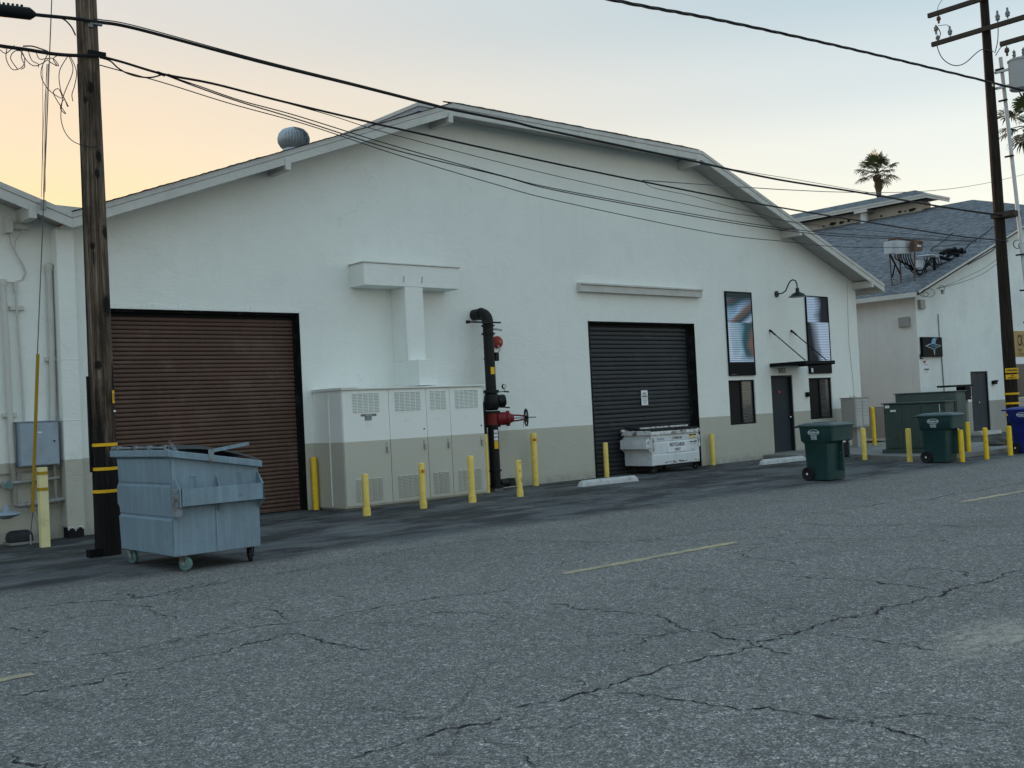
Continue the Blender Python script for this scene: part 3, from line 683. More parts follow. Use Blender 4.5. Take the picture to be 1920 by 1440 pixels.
# no-parking sign on the charcoal door
m = MB(); sx0, sx1, sz0, sz1 = 18.88, 19.10, 1.53, 1.875; yS = .17
pl = m.box(sx0, sx1, yS, yS+.012, sz0, sz1).build('door_sign', M['white'], rd2); pl['label'] = 'white no-parking notice'
m = MB(); put_text(m, 'NO', .075, ((sx0+sx1)/2, yS-.002, sz1-.075), bold=.002); put_text(m, 'PARKING', .06, ((sx0+sx1)/2, yS-.002, sz1-.14), bold=.002, sx=.75)
put_text(m, '24 HOURS', .035, ((sx0+sx1)/2, yS-.002, sz1-.20)); put_text(m, 'LOADING', .035, ((sx0+sx1)/2, yS-.002, sz1-.245)); put_text(m, 'ZONE', .035, ((sx0+sx1)/2, yS-.002, sz1-.29))
m.build('door_sign_lettering', M['ink'], rd2)
# ledge (old awning hood) over the charcoal door
lg = MB().prism([(16.78,0,4.275),(16.78,-.165,4.262),(16.78,-.165,4.222),(16.78,-.13,4.218),(16.78,-.125,4.07),(16.78,0,4.065)], (4.16,0,0)); lg.build('door_ledge', M['trim'], wh, bev=.004)
# T-shaped cable duct above the cabinet
du = MB().box(10.94, 13.13, -.47, 0, 3.94, 4.345); du.build('duct_box', M['stuccoA'], wh, bev=.01)
MB().box(10.92, 13.15, -.49, 0, 4.347, 4.365).build('duct_cap', M['trim'], wh)
MB().box(11.83, 12.24, -.467, 0, 2.575, 3.939).build('duct_stem', M['stuccoA'], wh, bev=.006)
MB().box(11.833, 12.25, -.775, 0, 2.10, 2.574).build('duct_foot', M['stuccoA'], wh, bev=.006)
for x in (11.80, 12.22): MB().cyl((x,-.475,4.02),(x+.02,-.475,4.14),.012,n=6).build('duct_hook', M['steel'], wh)

# --- entry door
ed = MB(); ed.box(ED[0]+.04, ED[1]-.04, .10, .145, ED[2]+.01, ED[3]-.04); ed = ed.build('entry_door', M['door_slate'], wh, bev=.004)
fr = MB().box(ED[0]+.001, ED[0]+.045, .02, .16, ED[2], ED[3]); fr.box(ED[1]-.045, ED[1]-.001, .02, .16, ED[2], ED[3]); fr.box(ED[0]+.045, ED[1]-.045, .02, .16, ED[3]-.045, ED[3]-.001); fr.box(ED[0]-.0, ED[1], .16, .2, ED[2], ED[3])
fr.build('door_frame', M['door_frame'], ed)
kb = MB().lathe([(0,-.07),(.022,-.068),(.03,-.05),(.022,-.03),(.012,-.025),(.012,0),(.03,0),(.03,.006),(0,.006)], (ED[1]-.10,.10,1.02), (0,1,0), 16); kb.build('door_knob', M['chrome'], ed, True)
for z in (.35, 1.1, 1.85): MB().cyl((ED[0]+.05,.09,z-.05),(ED[0]+.05,.09,z+.05),.009,n=8).build('hinge', M['steel'], ed)
st = MB().box(24.165, 24.245, .092, .0985, 1.66, 1.73).build('door_sticker', M['red'], ed); MB().lathe([(.02,0),(.028,0),(.028,.004),(.02,.004)], (24.205,.094,1.735), (0,1,0), 12).build('sticker_shackle', M['red'], ed)
m = MB(); put_text(m, 'STOP', .026, (24.205, .0905, 1.695)); m.build('sticker_lettering', M['white'], ed)
MB().box(ED[0]-.06, ED[1]+.06, -.35, .16, .105, .125).build('door_threshold', M['concrete'], wh)
# --- windows: bronze slider, dark left sash, blinds behind the right pane
def window(o):
    x0, x1, z0, z1 = o; xm = x0+(x1-x0)*.50
    f = MB(); t = .035
    f.box(x0+.001,x1-.001,.03,.09,z0+.001,z0+t); f.box(x0+.001,x1-.001,.03,.09,z1-t,z1-.001); f.box(x0+.001,x0+t,.03,.09,z0+t,z1-t); f.box(x1-t,x1-.001,.03,.09,z0+t,z1-t); f.box(xm-.03,xm+.03,.028,.09,z0+t,z1-t)
    fo = f.build('window', M['window_frame'], wh, bev=.003)
    MB().box(x0+t, xm-.03, .055, .060, z0+t, z1-t).build('insect_screen', M['screen_mesh'], fo); MB().box(xm+.03, x1-t, .065, .070, z0+t, z1-t).build('pane', M['glass'], fo)
    b = MB(); n = 15
    for i in range(n):
        z = z0+t+.01+(z1-z0-2*t-.02)*(i+.5)/n; x_a, x_b = xm+.03, x1-t
        b.add([(x_a,.10,z-.014),(x_b,.10,z-.014),(x_b,.125,z+.010),(x_a,.125,z+.010)], [(0,1,2,3)])
    struct(b.build('blinds', M['blind'], fo), 'stuff')
    MB().box(x0+.001, x1-.001, .20, .25, z0, z1).build('room_dark', M['dark'], fo)
window(WL); window(WR)
# --- house number
m = MB(); put_text(m, '5055', .185, (24.235, -.006, 2.25), sx=.9, bold=.003); m.build('house_number', M['ink'], wh)
# thin cable stapled down the wall near the right corner
c = [wp(*q, -.012) for q in ((1588,530),(1590,590),(1592,645),(1597,690),(1600,720),(1602,742))]; MB().tube(c, .008, 5).build('wall_cable', M['pcream'], wh)
# downpipe chase where the two warehouses meet
ch = MB().box(5.66, 5.92, -.24, 0, .16, 4.60); ch.box(5.655,5.925,-.245,-.0,2.64,2.66); ch.box(5.655,5.925,-.245,0,.93,.95); ch.box(5.655,5.925,-.245,0,1.735,1.755)
ch.build('downpipe_chase', M['stuccoA'], wh, bev=.01)
fl = MB(); n = 12
for i in range(n):
    a = 5.66+.26*i/n; b = 5.66+.26*(i+1)/n; z = .10+.05*abs(math.sin(i*.55+.4))
    fl.quad((a,-.245,.17),(b,-.245,.17),(b,-.26-.02*math.sin(i),z),(a,-.255-.02*math.sin(i),z+.01*random.random()))
fl.build('torn_flashing', M['trim'], wh)
MB().box(5.68, 5.90, -.235, -.01, .002, .15).build('chase_opening_shade', M['dark'], wh)  # dark block puts the shade of the open chase foot into colour

# ================================================================ adjoining warehouse at the left edge
ad = thing('adjoining_warehouse', 'cream warehouse at the left edge, its roof meeting the long warehouse in a valley', 'building', (0,0,0))
def zC(x): return min(4.56+.354*(5.78-x), 7.2)
aw = wall(-9, 5.85, lambda x: zC(x)+.12, [-1.68], []); aw.build('wall', M['stuccoA'], ad)
MB().slab([(5.78,EY+.034),(-1.68,EY+.034),(-5.4,AY),(-5.4,BK),(5.78,BK)], lambda x, y: 4.56+.354*(5.78-x)+.24, .13).build('roof_slope', M['shingleA'], ad)
MB().slab([(-1.68,EY),(-9.2,EY),(-5.4,AY)], lambda x, y: 7.44+1.31*(y-EY)/(AY-EY), .13).build('roof_hip', M['shingleA'], ad)
MB().slab([(5.76,EY+.03),(-1.68,EY+.03),(-1.68,0),(5.76,0)], lambda x, y: zC(x)+.115, .012).build('soffit', M['soffit'], ad)
barge((5.78,4.56),(-1.68,7.20), 0,.145,EY,EY+.04,'bargeboard',M['trim'],ad); barge((5.78,4.56),(-1.68,7.20), .147,.235,EY-.012,EY+.03,'rake_trim',M['metal_edge'],ad)
barge((-1.68,7.2),(-9.2,7.2), 0,.145,EY,EY+.04,'bargeboard',M['trim'],ad)
MB().box(5.17, 5.28, EY-.01, 0, zC(5.22)-.10, zC(5.22)+.10).build('beam_end', M['trim'], ad, bev=.006)

# ================================================================ neighbouring building on the right
nb = thing('neighbouring_building', 'pale stucco building at right with grey shingle roof and raised roof monitor', 'building', (40,0,0))
SB = .337
def zN(x): return 4.40 + SB*(x-31.1)
NX0, NX1, NY = 31.1, 41.3, -.3
NAX, NAY = 46.35, 5.0
BD = (34.75, 35.98, .12, 2.085)
nw = wall(31.45, 46, lambda x: min(zN(x), zN(NX1))+.1, [NX1], [BD], .15); nw.build('wall', M['stuccoB'], nb)
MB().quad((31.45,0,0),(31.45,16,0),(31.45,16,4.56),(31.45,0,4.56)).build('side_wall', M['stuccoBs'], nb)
MB().slab([(NX0,NY),(NX1,NY),(NAX,NAY),(NAX,30),(NX0,30)], lambda x, y: zN(x)+.16, .12).build('roof_slope', M['shingleB'], nb)
MB().slab([(NX1,NY),(52,NY),(NAX,NAY)], lambda x, y: zN(NX1)+.16+(zN(NAX)-zN(NX1))*(y-NY)/(NAY-NY), .12).build('roof_hip', M['shingleB'], nb)
MB().prism([(NX0,NY,4.40),(NX1,NY,zN(NX1)),(NX1,NY,zN(NX1)+.13),(NX0,NY,4.53)], (0,.04,0)).build('bargeboard', M['trim'], nb)
MB().prism([(NX0,NY-.03,4.50),(NX1,NY-.03,zN(NX1)+.10),(NX1,NY-.03,zN(NX1)+.155),(NX0,NY-.03,4.555)], (0,.028,0)).build('rake_trim', M['metal_edge'], nb)
MB().box(NX0-.03, NX0+.01, NY+.04, 30, 4.40, 4.545).build('eave_fascia', M['trim'], nb)
MB().slab([(NX0+.01,0),(31.45,0),(31.45,30),(NX0+.01,30)], lambda x, y: 4.46, .01).build('soffit', M['soffit'], nb)
MB().slab([(NX0+.01,NY+.04),(NX1,NY+.04),(NX1,0),(NX0+.01,0)], lambda x, y: zN(x)+.05, .01).build('soffit', M['soffit'], nb)
monitor(nb, 45.9, 46.8, 7.15, 30, 8.8, 9.98, .6, .45, M['siding'], M['shingleB'], M['trim'], .17)
# peeling patches and cracked siding on the monitor wall
def blob(pts, name, mat, par, x=45.885):
    MB().prism([(x, p.y, p.z) for p in [xp(a, b, x) for a, b in pts]], (.012,0,0)).build(name, mat, par)
def ragged(cx, cy, w, h, n=14):
    return [(cx+w*math.cos(2*PI*i/n)*(.65+.5*random.random()), cy-.18*w*math.cos(2*PI*i/n)+h*math.sin(2*PI*i/n)*(.5+.7*random.random())) for i in range(n)]
for (cx, cy, w, h) in ((1561,420,8,4.2),(1578,417,6,3),(1591,414,3,3.4),(1687,397,4,2.6),(1697,396,2,1.6),(1711,393,8,3.4),(1652,405,3,2.2),(1545,424,3,1.5)):
    blob(ragged(cx, cy, w, h), 'peeling_patch', M['peel'], nb)
vp_ = xp(1620, 405, 45.5); vt = MB().cyl((45.5, vp_.y, 9.2), (45.5, vp_.y, 9.86), .17, n=14); vt.build('roof_vent_pipe', M['conduit'], nb, True); MB().box(45.2, 45.8, vp_.y-.33, vp_.y+.33, 9.84, 9.95).build('vent_pipe_cap', M['steel'], nb)
# pair of service doors
nd = MB().box(BD[0]+.03, (BD[0]+BD[1])/2-.004, .06, .10, BD[2]+.01, BD[3]-.03).build('service_door', M['door_slate'], nb)
nd2 = MB().box((BD[0]+BD[1])/2+.004, BD[1]-.03, .06, .10, BD[2]+.01, BD[3]-.03).build('service_door', M['door_slate'], nb)
fr = MB().box(BD[0]+.001,BD[0]+.035,.02,.12,BD[2],BD[3]); fr.box(BD[1]-.035,BD[1]-.001,.02,.12,BD[2],BD[3]); fr.box(BD[0]+.035,BD[1]-.035,.02,.12,BD[3]-.035,BD[3]-.001); fr.box(BD[0],BD[1],.12,.14,BD[2],BD[3]); fr.build('door_frame', M['door_frame'], nb)
MB().lathe([(0,-.06),(.03,-.05),(.03,-.03),(.012,-.02),(.012,0)], ((BD[0]+BD[1])/2-.07,.06,1.05), (0,1,0), 12).build('door_knob', M['chrome'], nd)
MB().box(BD[0]-.1, BD[1]+.1, -.3, .06, .0, .11).build('door_step', M['stop'], nb)
# wall box, conduit and stains near the corner
MB().box(31.58, 31.88, -.10, 0, 4.06, 4.34).build('junction_box', M['pgrey'], nb, bev=.01)
MB().box(31.35, 31.45, .20, .55, 3.54, 3.84).build('junction_box', M['pgrey'], nb, bev=.01)
MB().tube([(32.80,-.015,3.92),(32.80,-.015,3.1),(32.86,-.02,2.5),(32.90,-.02,1.2),(32.92,-.02,.1)], .02, 6).build('wall_conduit', M['pgrey'], nb)
MB().box(31.40,31.45,0.3,14,.03,.10).build('side_pipe', M['pcream'], nb)
# tan shop sign and dark shopfront further along, partly behind the pole
MB().box(37.9, 40.3, -.07, 0, 2.55, 3.45).build('shop_sign', M['sign_tan'], nb)
MB().box(37.9, 40.3, -.06, 0, 2.30, 2.547).build('shop_sign_skirt', M['white'], nb)
m = MB(); put_text(m, 'CK', .55, (38.23,-.074,3.10), sx=.62, bold=.012, align='LEFT'); put_text(m, '714 8', .14, (38.22,-.074,2.78), align='LEFT', bold=.003); put_text(m, '1 2 8 4 5', .15, (38.20,-.074,2.635), align='LEFT', bold=.003); m.build('shop_sign_lettering', M['ink'], nb)
MB().box(38.0, 40.2, -.03, 0, 1.15, 2.28).build('shopfront_window', M['store_dark'], nb)
# ================================================================ wall-mounted things
def led(x0, kind, label):
    t = thing('led_screen', label, 'screen', (x0, 0, 2.15), 'LED screens beside the entry door')
    f = MB(); w = 1.08; h = 2.12; k = .03
    f.box(x0, x0+w, -.05, -.005, 2.15, 2.485); f.box(x0, x0+k, -.05, -.005, 2.485, 2.15+h); f.box(x0+w-k, x0+w, -.05, -.005, 2.485, 2.15+h); f.box(x0+k, x0+w-k, -.05, -.005, 2.15+h-k, 2.15+h)
    f.build('frame', M['black'], t, bev=.003)
    p = MB().box(0, w-2*k, 0, .02, 0, h-.335-k).build('panel', M['screen%d' % kind], t, local=True); p.location = (k, -.035, .335)
    return t
l0 = led(21.955, 0, 'LED screen left of the entry door, glowing blue with orange streaks')
MB().box(22.02, 22.22, -.053, -.0505, 2.18, 2.195).build('maker_plate', M['ink_grey'], l0)
l1 = led(25.46, 1, 'LED screen right of the entry door, half pale blue and half dark')
MB().box(25.53, 25.61, -.055, -.0505, 2.19, 2.30).build('sticker', M['white'], l1)
# gooseneck lamp
t = thing('gooseneck_lamp', 'dark gooseneck barn lamp mounted high on the wall above the entry door', 'lamp', (24.18,0,4.27))
MB().cyl((24.18,-.03,4.27),(24.18,-.001,4.27),.085,n=18).build('wall_plate', M['lampblack'], t, True)
arc = [(24.18,-.02,4.27),(24.18,-.10,4.27),(24.18,-.20,4.275),(24.18,-.30,4.33),(24.18,-.37,4.45),(24.18,-.44,4.55),(24.18,-.53,4.585),(24.18,-.61,4.55),(24.18,-.645,4.46),(24.18,-.65,4.35)]
MB().tube(arc, .017, 10).build('gooseneck', M['lampblack'], t, True)
MB().lathe([(.03,.14),(.045,.12),(.05,.04),(.075,.02),(.14,-.01),(.19,-.06),(.235,-.085),(.235,-.095)], (24.18,-.65,4.22), (0,0,1), 28).build('lamp_shade', M['lampblack'], t, True)
MB().lathe([(0,.0),(.06,.0),(.13,-.02),(.18,-.07),(.228,-.093)], (24.18,-.65,4.22), (0,0,1), 28).build('shade_lining', M['lampwhite'], t, True)
# door awning on two rods
t = thing('door_awning', 'flat black metal awning hung on two rods over the entry door', 'awning', (23.74,0,2.36))
MB().box(23.74, 25.02, -1.06, -.01, 2.395, 2.43).build('roof_plate', M['black'], t); 
f = MB().box(23.74, 25.02, -1.08, -1.06, 2.37, 2.445); f.box(23.70, 23.739, -1.08, -.01, 2.35, 2.445); f.box(25.021, 25.06, -1.08, -.01, 2.35, 2.445); f.build('edge_frame', M['black'], t)
MB().box(23.78, 24.98, -.05, -.01, 2.375, 2.394).build('wall_rail', M['black'], t)
for x in (23.79, 24.75):
    MB().tube([(x,-.03,3.30),(x,-1.02,2.46)], .014, 8).build('tie_rod', M['black'], t)
    MB().cyl((x,-.001,3.31),(x,-.06,3.28),.035,.028,n=10).build('rod_anchor', M['black'], t)
    MB().tube([(x,-.06,3.275),(x,-.17,3.18)], .024, 8).build('turnbuckle', M['black'], t)
# small camera box beside the right window
t = thing('wall_camera', 'small black wall light box beside the right window', 'wall light', (25.30,0,1.53)); MB().box(25.25, 25.38, -.09, -.001, 1.53, 1.66).build('housing', M['black'], t, bev=.01); MB().box(25.27, 25.36, -.11, -.0905, 1.545, 1.60).build('hood', M['black'], t)
# electrical box on the left building
t = thing('electrical_box', 'blue-grey metal electrical box on the left wall above the gas pipes', 'electrical box', (5.3,0,1.1))
MB().box(5.05, 5.60, -.20, -.001, 1.10, 1.74).build('body', M['box_grey'], t, bev=.006); MB().box(5.055, 5.585, -.216, -.2005, 1.11, 1.73).build('cover', M['box_grey'], t, bev=.008)
MB().box(5.03, 5.62, -.225, -.001, 1.741, 1.755).build('rain_lip', M['box_grey'], t); MB().box(5.30,5.355,-.22,-.2165,1.575,1.595).build('label_plate', M['white'], t); MB().cyl((5.525,-.216,1.45),(5.525,-.235,1.45),.012,n=10).build('latch', M['black'], t)
# conduits up the left wall
def conduit(name, label, pts, r, mat, clamps=(), cat='conduit'):
    t = thing(name, label, cat, pts[0]); MB().tube(pts, r, 12).build('pipe', mat, t, True)
    for (x, z) in clamps: MB().box(x-.10, x+.10, -.05, -.001, z-.03, z+.03).build('clamp', M['pcream'], t)
    return t
t = conduit('wall_conduit', 'thick painted conduit at far left edge of the left wall', [(4.94,-.06,3.80),(4.955,-.06,3.0),(4.97,-.06,1.6),(4.99,-.06,.58)], .042, M['pipe2'], ((4.97,1.86),))
MB().lathe([(.05,-.06),(.055,0),(.05,.03),(.0,.045)], (4.94,-.06,3.80), (0,0,1), 14).build('weather_cap', M['pcream'], t, True)
t = conduit('wall_conduit', 'thin painted conduit second from left edge, ending at the grey electrical box', [(5.12,-.045,3.75),(5.13,-.045,3.2),(5.155,-.045,2.4),(5.165,-.045,1.757)], .016, M['pcream'], ((5.128,3.42),))
MB().cyl((5.12,-.045,3.66),(5.12,-.045,3.80),.028,n=10).build('fitting', M['pcream'], t, True)
t = conduit('wall_conduit', 'thick painted conduit running beside the downpipe chase into the grey box', [(5.60,-.06,4.05),(5.60,-.06,3.2),(5.585,-.06,2.2),(5.57,-.06,1.757)], .045, M['pcream'], ((5.60,2.67),))
MB().lathe([(.05,-.09),(.062,-.02),(.058,.02),(.0,.04)], (5.60,-.06,4.07), (0,0,1), 14).build('weather_cap', M['pcream'], t, True)
t = thing('eave_junction_box', 'small painted junction box tucked under the left eave with grey wires', 'junction box', (5.0,-.12,4.5))
MB().box(4.98, 5.07, -.22, -.04, 4.50, 4.72).build('box', M['pcream'], t, bev=.006); MB().box(5.07, 5.30, -.13, -.001, 4.58, 4.66).build('arm', M['pcream'], t)
for k, dx in enumerate((0, .012)):
    MB().tube([(5.03+dx,-.1,4.5),(5.06+dx,-.08,4.36),(5.14+dx,-.05,4.22),(5.24+dx,-.03,4.05),(5.27+dx,-.03,3.95),(5.23+dx,-.02,3.85),(5.1+dx,-.02,3.80),(4.97,-.03,3.80)], .007, 5).build('lead', M['pcream'], t)
MB().tube([(5.28,-.12,4.62),(5.2,-.10,4.50),(5.13,-.08,4.40),(5.12,-.06,4.28)], .010, 5).build('lead', M['pcream'], t)
# gas pipework under the box
t = thing('gas_pipework', 'grey gas pipes, valves and regulator low on the left wall', 'gas meter', (5.2,-.1,0))
hp = MB().tube([(4.70,-.10,.86),(5.62,-.10,.90)], .028, 10); hp.tube([(4.70,-.03,1.00),(5.64,-.03,1.04)], .012, 8); hp.build('header_pipe', M['pgrey'], t, True)
lp_ = MB().tube([(4.99,-.06,.60),(4.99,-.08,.55),(5.03,-.13,.54),(5.30,-.15,.55),(5.64,-.15,.58)], .034, 10); lp_.build('lower_pipe', M['pgrey'], t, True)
for x in (5.12, 5.22, 5.36, 5.46, 5.54, 5.63): MB().cyl((x,-.148,.555+.06*(x-5.3)),(x+.035,-.148,.557+.06*(x-5.3)),.046,n=10).build('coupling', M['pgrey'], t, True)
for x, z0, z1 in ((5.42,.05,1.10),(5.56,.60,1.10)): MB().tube([(x,-.09,z1),(x,-.09,(z0+z1)/2),(x,-.10,z0)], .03, 10).build('riser_pipe', M['pipe2'], t, True)
MB().tube([(5.22,-.06,.88),(5.22,-.08,.55),(5.25,-.15,.30),(5.28,-.18,.08)], .012, 7).build('drain_pipe', M['pgrey'], t, True)
MB().lathe([(0,-.11),(.06,-.11),(.075,-.06),(.075,0),(.03,.02),(.0,.02)], (4.83,-.24,.86), (0,1,0), 18).build('regulator', M['steel'], t, True); MB().cyl((4.83,-.35,.86),(4.83,-.36,.86),.05,n=16).build('regulator_cap', M['wheel_green'], t)
MB().cyl((4.83,-.23,.86),(4.83,-.10,.86),.03,n=10).build('regulator_neck', M['pgrey'], t, True)
MB().lathe([(0,.10),(.04,.10),(.045,.02),(.17,.0),(.19,-.03),(.17,-.05),(.05,-.09),(.0,-.09)], (4.80,-.28,.47), (0,0,1), 20).build('diaphragm', M['box_grey'], t, True); MB().tube([(4.80,-.28,.47),(4.80,-.02,.47)], .025, 8).build('diaphragm_pipe', M['pgrey'], t, True)
MB().tube([(5.08,-.10,.90),(5.08,-.10,1.0)], .012, 6).build('valve_stem', M['pgrey'], t); MB().box(5.03,5.13,-.11,-.09,.995,1.01).build('valve_handle', M['pgrey'], t)
# rounded concrete footings / utility enclosure at the foot of the left wall
t = thing('utility_enclosure', 'low black plastic utility enclosure on a small slab by the left wall', 'utility box', (4.95,-.3,0))
MB().box(4.78, 5.18, -.48, -.12, .004, .04).build('slab', M['concrete'], t, bev=.01); MB().loft([(.04,4.96,-.30,.16,.13,.04),(.10,4.96,-.30,.165,.135,.05),(.17,4.96,-.30,.15,.12,.05),(.20,4.96,-.30,.11,.08,.04)]).build('cover', M['lid'], t, True)
# cream square post
t = thing('marker_post', 'cream square post with two ochre bands in front of the gas pipes', 'post', (5.05,-1.1,0))
MB().box(4.99, 5.11, -1.15, -1.05, 0, 1.10).build('post', M['cream'], t, bev=.006)
for z in (1.02, .80): MB().box(4.985, 5.115, -1.155, -1.045, z-.022, z+.022).build('band', M['ochre'], t)
# turbine vent on the roof
vx, vy = 10.5, 1.0; vz = zL(vx, 0)
t = thing('turbine_vent', 'round silver turbine ventilator on the left roof slope', 'roof vent', (vx, vy, vz-.05))
MB().cyl((vx,vy,vz-.08),(vx,vy,vz+.08),.23,.21,n=20).build('collar', M['alu'], t, True)
vn = 26; pr = [(.19,.0),(.25,.05),(.295,.13),(.30,.21),(.27,.30),(.21,.365),(.12,.40),(.05,.41)]
for k in range(vn):
    vs = []; 
    for i, (r, h) in enumerate(pr):
        tw = 2*PI*k/vn + .12*math.sin(PI*h/.41)
        for da, rr in ((0, r), (.20, r-.055*min(1,r/.2))): vs.append((vx+rr*math.cos(tw+da), vy+rr*math.sin(tw+da), vz+.08+h))
    MB().add(vs, [(2*i, 2*i+1, 2*i+3, 2*i+2) for i in range(len(pr)-1)]).build('vane', M['alu'], t, True)
MB().lathe([(0,.43),(.06,.42),(.08,.40),(.05,.39)], (vx,vy,vz+.08), (0,0,1), 16).build('top_cap', M['alu'], t, True)
MB().lathe([(.17,.0),(.22,.06),(.25,.13),(.255,.21),(.23,.30),(.17,.36),(.05,.39)], (vx,vy,vz+.08), (0,0,1), 16).build('inner_drum', M['alu'], t, True)

# ================================================================ electrical cabinet in front of the wall
cx0, cx1, cyf, cz = 10.05, 13.18, -.92, 2.09
t = thing('switchgear_cabinet', 'large four-door cream and tan switchgear cabinet against the wall under the T-shaped duct', 'cabinet', ((cx0+cx1)/2, cyf/2, 0))
MB().box(cx0, cx1, cyf, -.003, .03, cz-.04).build('body', M['cab'], t, bev=.006)
MB().box(cx0+.02, cx1-.02, cyf+.03, -.01, 0, .03).build('plinth', M['concrete'], t)
MB().box(cx0-.03, cx1+.04, cyf-.06, -.003, cz-.04, cz-.012).build('roof', M['cab_up'], t, bev=.005); MB().box(cx0-.03, cx0+.28, cyf-.07, -.003, cz-.0115, cz+.004).build('roof_flap', M['cab_up'], t)
MB().box(cx0-.012, cx0-.0005, -.52, -.50, .06, cz-.06).build('side_seam', M['cab_up'], t)
ds = [(10.06,11.01),(11.02,11.83),(11.84,12.37),(12.38,13.17)]
def louvers(x0, x1, z0, z1, cols, rows):
    m = MB(); cw = (x1-x0)/cols
    for i in range(cols):
        for j in range(rows):
            a = x0+cw*i+cw*.10; b = x0+cw*(i+1)-cw*.10; z = z0+(z1-z0)*(j+.5)/rows; h = (z1-z0)/rows*.34; y = cyf-.022
            m.cur = 0; m.add([(a,y,z-h),(b,y,z-h),(b,y,z+h),(a,y,z+h),(a,y-.016,z-h),(b,y-.016,z-h)], [(4,5,2,3),(0,3,4),(1,5,2)]); m.cur = 1; m.add([(a,y-.0012,z-h*1.9),(b,y-.0012,z-h*1.9),(b,y-.0012,z-h),(a,y-.0012,z-h)], [(0,1,2,3)])
    return m
for i, (a, b) in enumerate(ds):
    d = MB().box(a, b, cyf-.022, cyf-.001, .06, cz-.07).build('cabinet_door', M['cab'], t, bev=.004)
    cols = 3 if i == 2 else 5; w = b-a
    lx0, lx1 = a+w*(.20 if i == 0 else .14), b-w*(.20 if i == 0 else .14)
    struct(louvers(lx0, lx1, 1.66, 2.00, cols, 13).build('vent_louvers', [M['cab_up'], M['slot']], d), 'stuff'); struct(louvers(lx0, lx1, .13, .52, cols, 15).build('vent_louvers', [M['cab_low'], M['slot']], d), 'stuff')
    hx = b-.08
    h = MB().box(hx-.02, hx+.02, cyf-.03, cyf-.022, .96, 1.12); h.box(hx-.006, hx+.022, cyf-.055, cyf-.03, .93, 1.04); h.build('handle', M['steel'], d, bev=.004)
    if i in (1, 3): MB().cyl((b-.07,cyf-.022,1.31),(b-.07,cyf-.03,1.31),.014,n=10).build('lock', M['black'], d)
MB().box(10.42, 10.74, cyf-.026, cyf-.0225, 1.585, 1.625).build('warning_label', M['ink_grey'], t); MB().box(10.50,10.64,cyf-.026,cyf-.0225,1.51,1.583).build('warning_label', M['ink_grey'], t); MB().box(10.535,10.635,cyf-.026,cyf-.0225,1.40,1.508).build('paper_label', M['white'], t)
m = MB(); put_text(m, 'WARNING', .032, (10.58,cyf-.027,1.605)); put_text(m, 'HIGH', .028, (10.57,cyf-.027,1.562)); put_text(m, 'VOLTAGE', .026, (10.57,cyf-.027,1.530)); m.build('label_lettering', M['white'], t)
for x in (11.40, 12.09, 12.77): MB().box(x-.06, x+.05, cyf-.026, cyf-.0225, 1.44+.01*(x-11), 1.50+.01*(x-11)).build('paper_label', M['white'], t)

# ================================================================ fire riser
rx, ry = 13.83, -.42
t = thing('fire_riser', 'tall black fire sprinkler riser with red gate valve and handwheel beside the cabinet', 'fire riser', (rx, ry, 0))
K = M['black_iron']
MB().box(rx-.10, rx+.10, ry-.10, ry+.10, 0, .07).build('base_block', M['concrete'], t, bev=.01)
MB().cyl((rx,ry,.07),(rx,ry,1.28),.105,n=24).build('lower_pipe', K, t, True)
MB().cyl((rx,ry,1.98),(rx,ry,3.30),.105,n=24).build('upper_pipe', K, t, True)
for z, r, h in ((.09,.15,.06),(.40,.135,.035),(1.275,.155,.045),(1.55,.155,.045),(1.95,.155,.06),(3.09,.135,.035),(3.25,.135,.03),(2.60,.115,.03)): MB().cyl((rx,ry,z-h/2),(rx,ry,z+h/2),r,n=24).build('flange', K, t, True)
MB().lathe([(.105,.0),(.15,.06),(.16,.18),(.14,.30),(.105,.36)], (rx,ry,1.58), (0,0,1), 24).build('check_valve', K, t, True)
MB().cyl((rx+.10,ry-.05,1.76),(rx+.24,ry-.10,1.76),.125,n=16).build('check_valve_cover', K, t, True)
# elbow into the wall
el = [(rx,ry,3.30)] + [(rx, ry+.18-.18*math.cos(a), 3.32+.18*math.sin(a)) for a in [i*PI/14 for i in range(1,8)]] + [(rx, -.01, 3.50)]
MB().tube(el, .112, 20).build('elbow', K, t, True); MB().cyl((rx,ry+.16,3.50),(rx,ry+.20,3.50),.125,n=22).build('flange', K, t, True)
br = MB().box(rx-.66, rx+.20, ry-.17, ry-.15, 3.285, 3.315); br.box(rx-.66, rx-.60, ry-.19, ry-.13, 3.27, 3.33); br.build('pipe_brace', K, t)
# gate valve with yoke and handwheel pointing right
MB().cyl((rx,ry,1.298),(rx,ry,1.528),.128,n=24).build('gate_valve', M['red_iron'], t, True)
MB().lathe([(.13,.10),(.13,.28),(.155,.28),(.155,.33),(.10,.35),(.07,.42)], (rx,ry,1.41), (.86,-.5,.0), 20).build('valve_bonnet', M['red_iron'], t, True)
ax_ = Vector((.86,-.5,0)); c0 = Vector((rx,ry,1.41))
yk = MB(); side = Vector((0,0,1))
for s in (-1, 1): yk.tube([c0+ax_*.38+side*.06*s, c0+ax_*.52+side*.05*s, c0+ax_*.66+side*.03*s], .016, 8)
yk.build('yoke', M['red_iron'], t, True); MB().cyl(c0+ax_*.40, c0+ax_*.88, .014, n=10).build('valve_stem', M['steel'], t, True)
hw = MB(); u1 = Vector((.5,.86,0)); hc = c0+ax_*.68
ring = [hc+(u1*math.cos(2*PI*k/28)+side*math.sin(2*PI*k/28))*.165 for k in range(29)]; hw.tube(ring, .015, 8, False)
for k in range(5): hw.tube([hc, hc+(u1*math.cos(2*PI*k/5+.3)+side*math.sin(2*PI*k/5+.3))*.16], .011, 6)
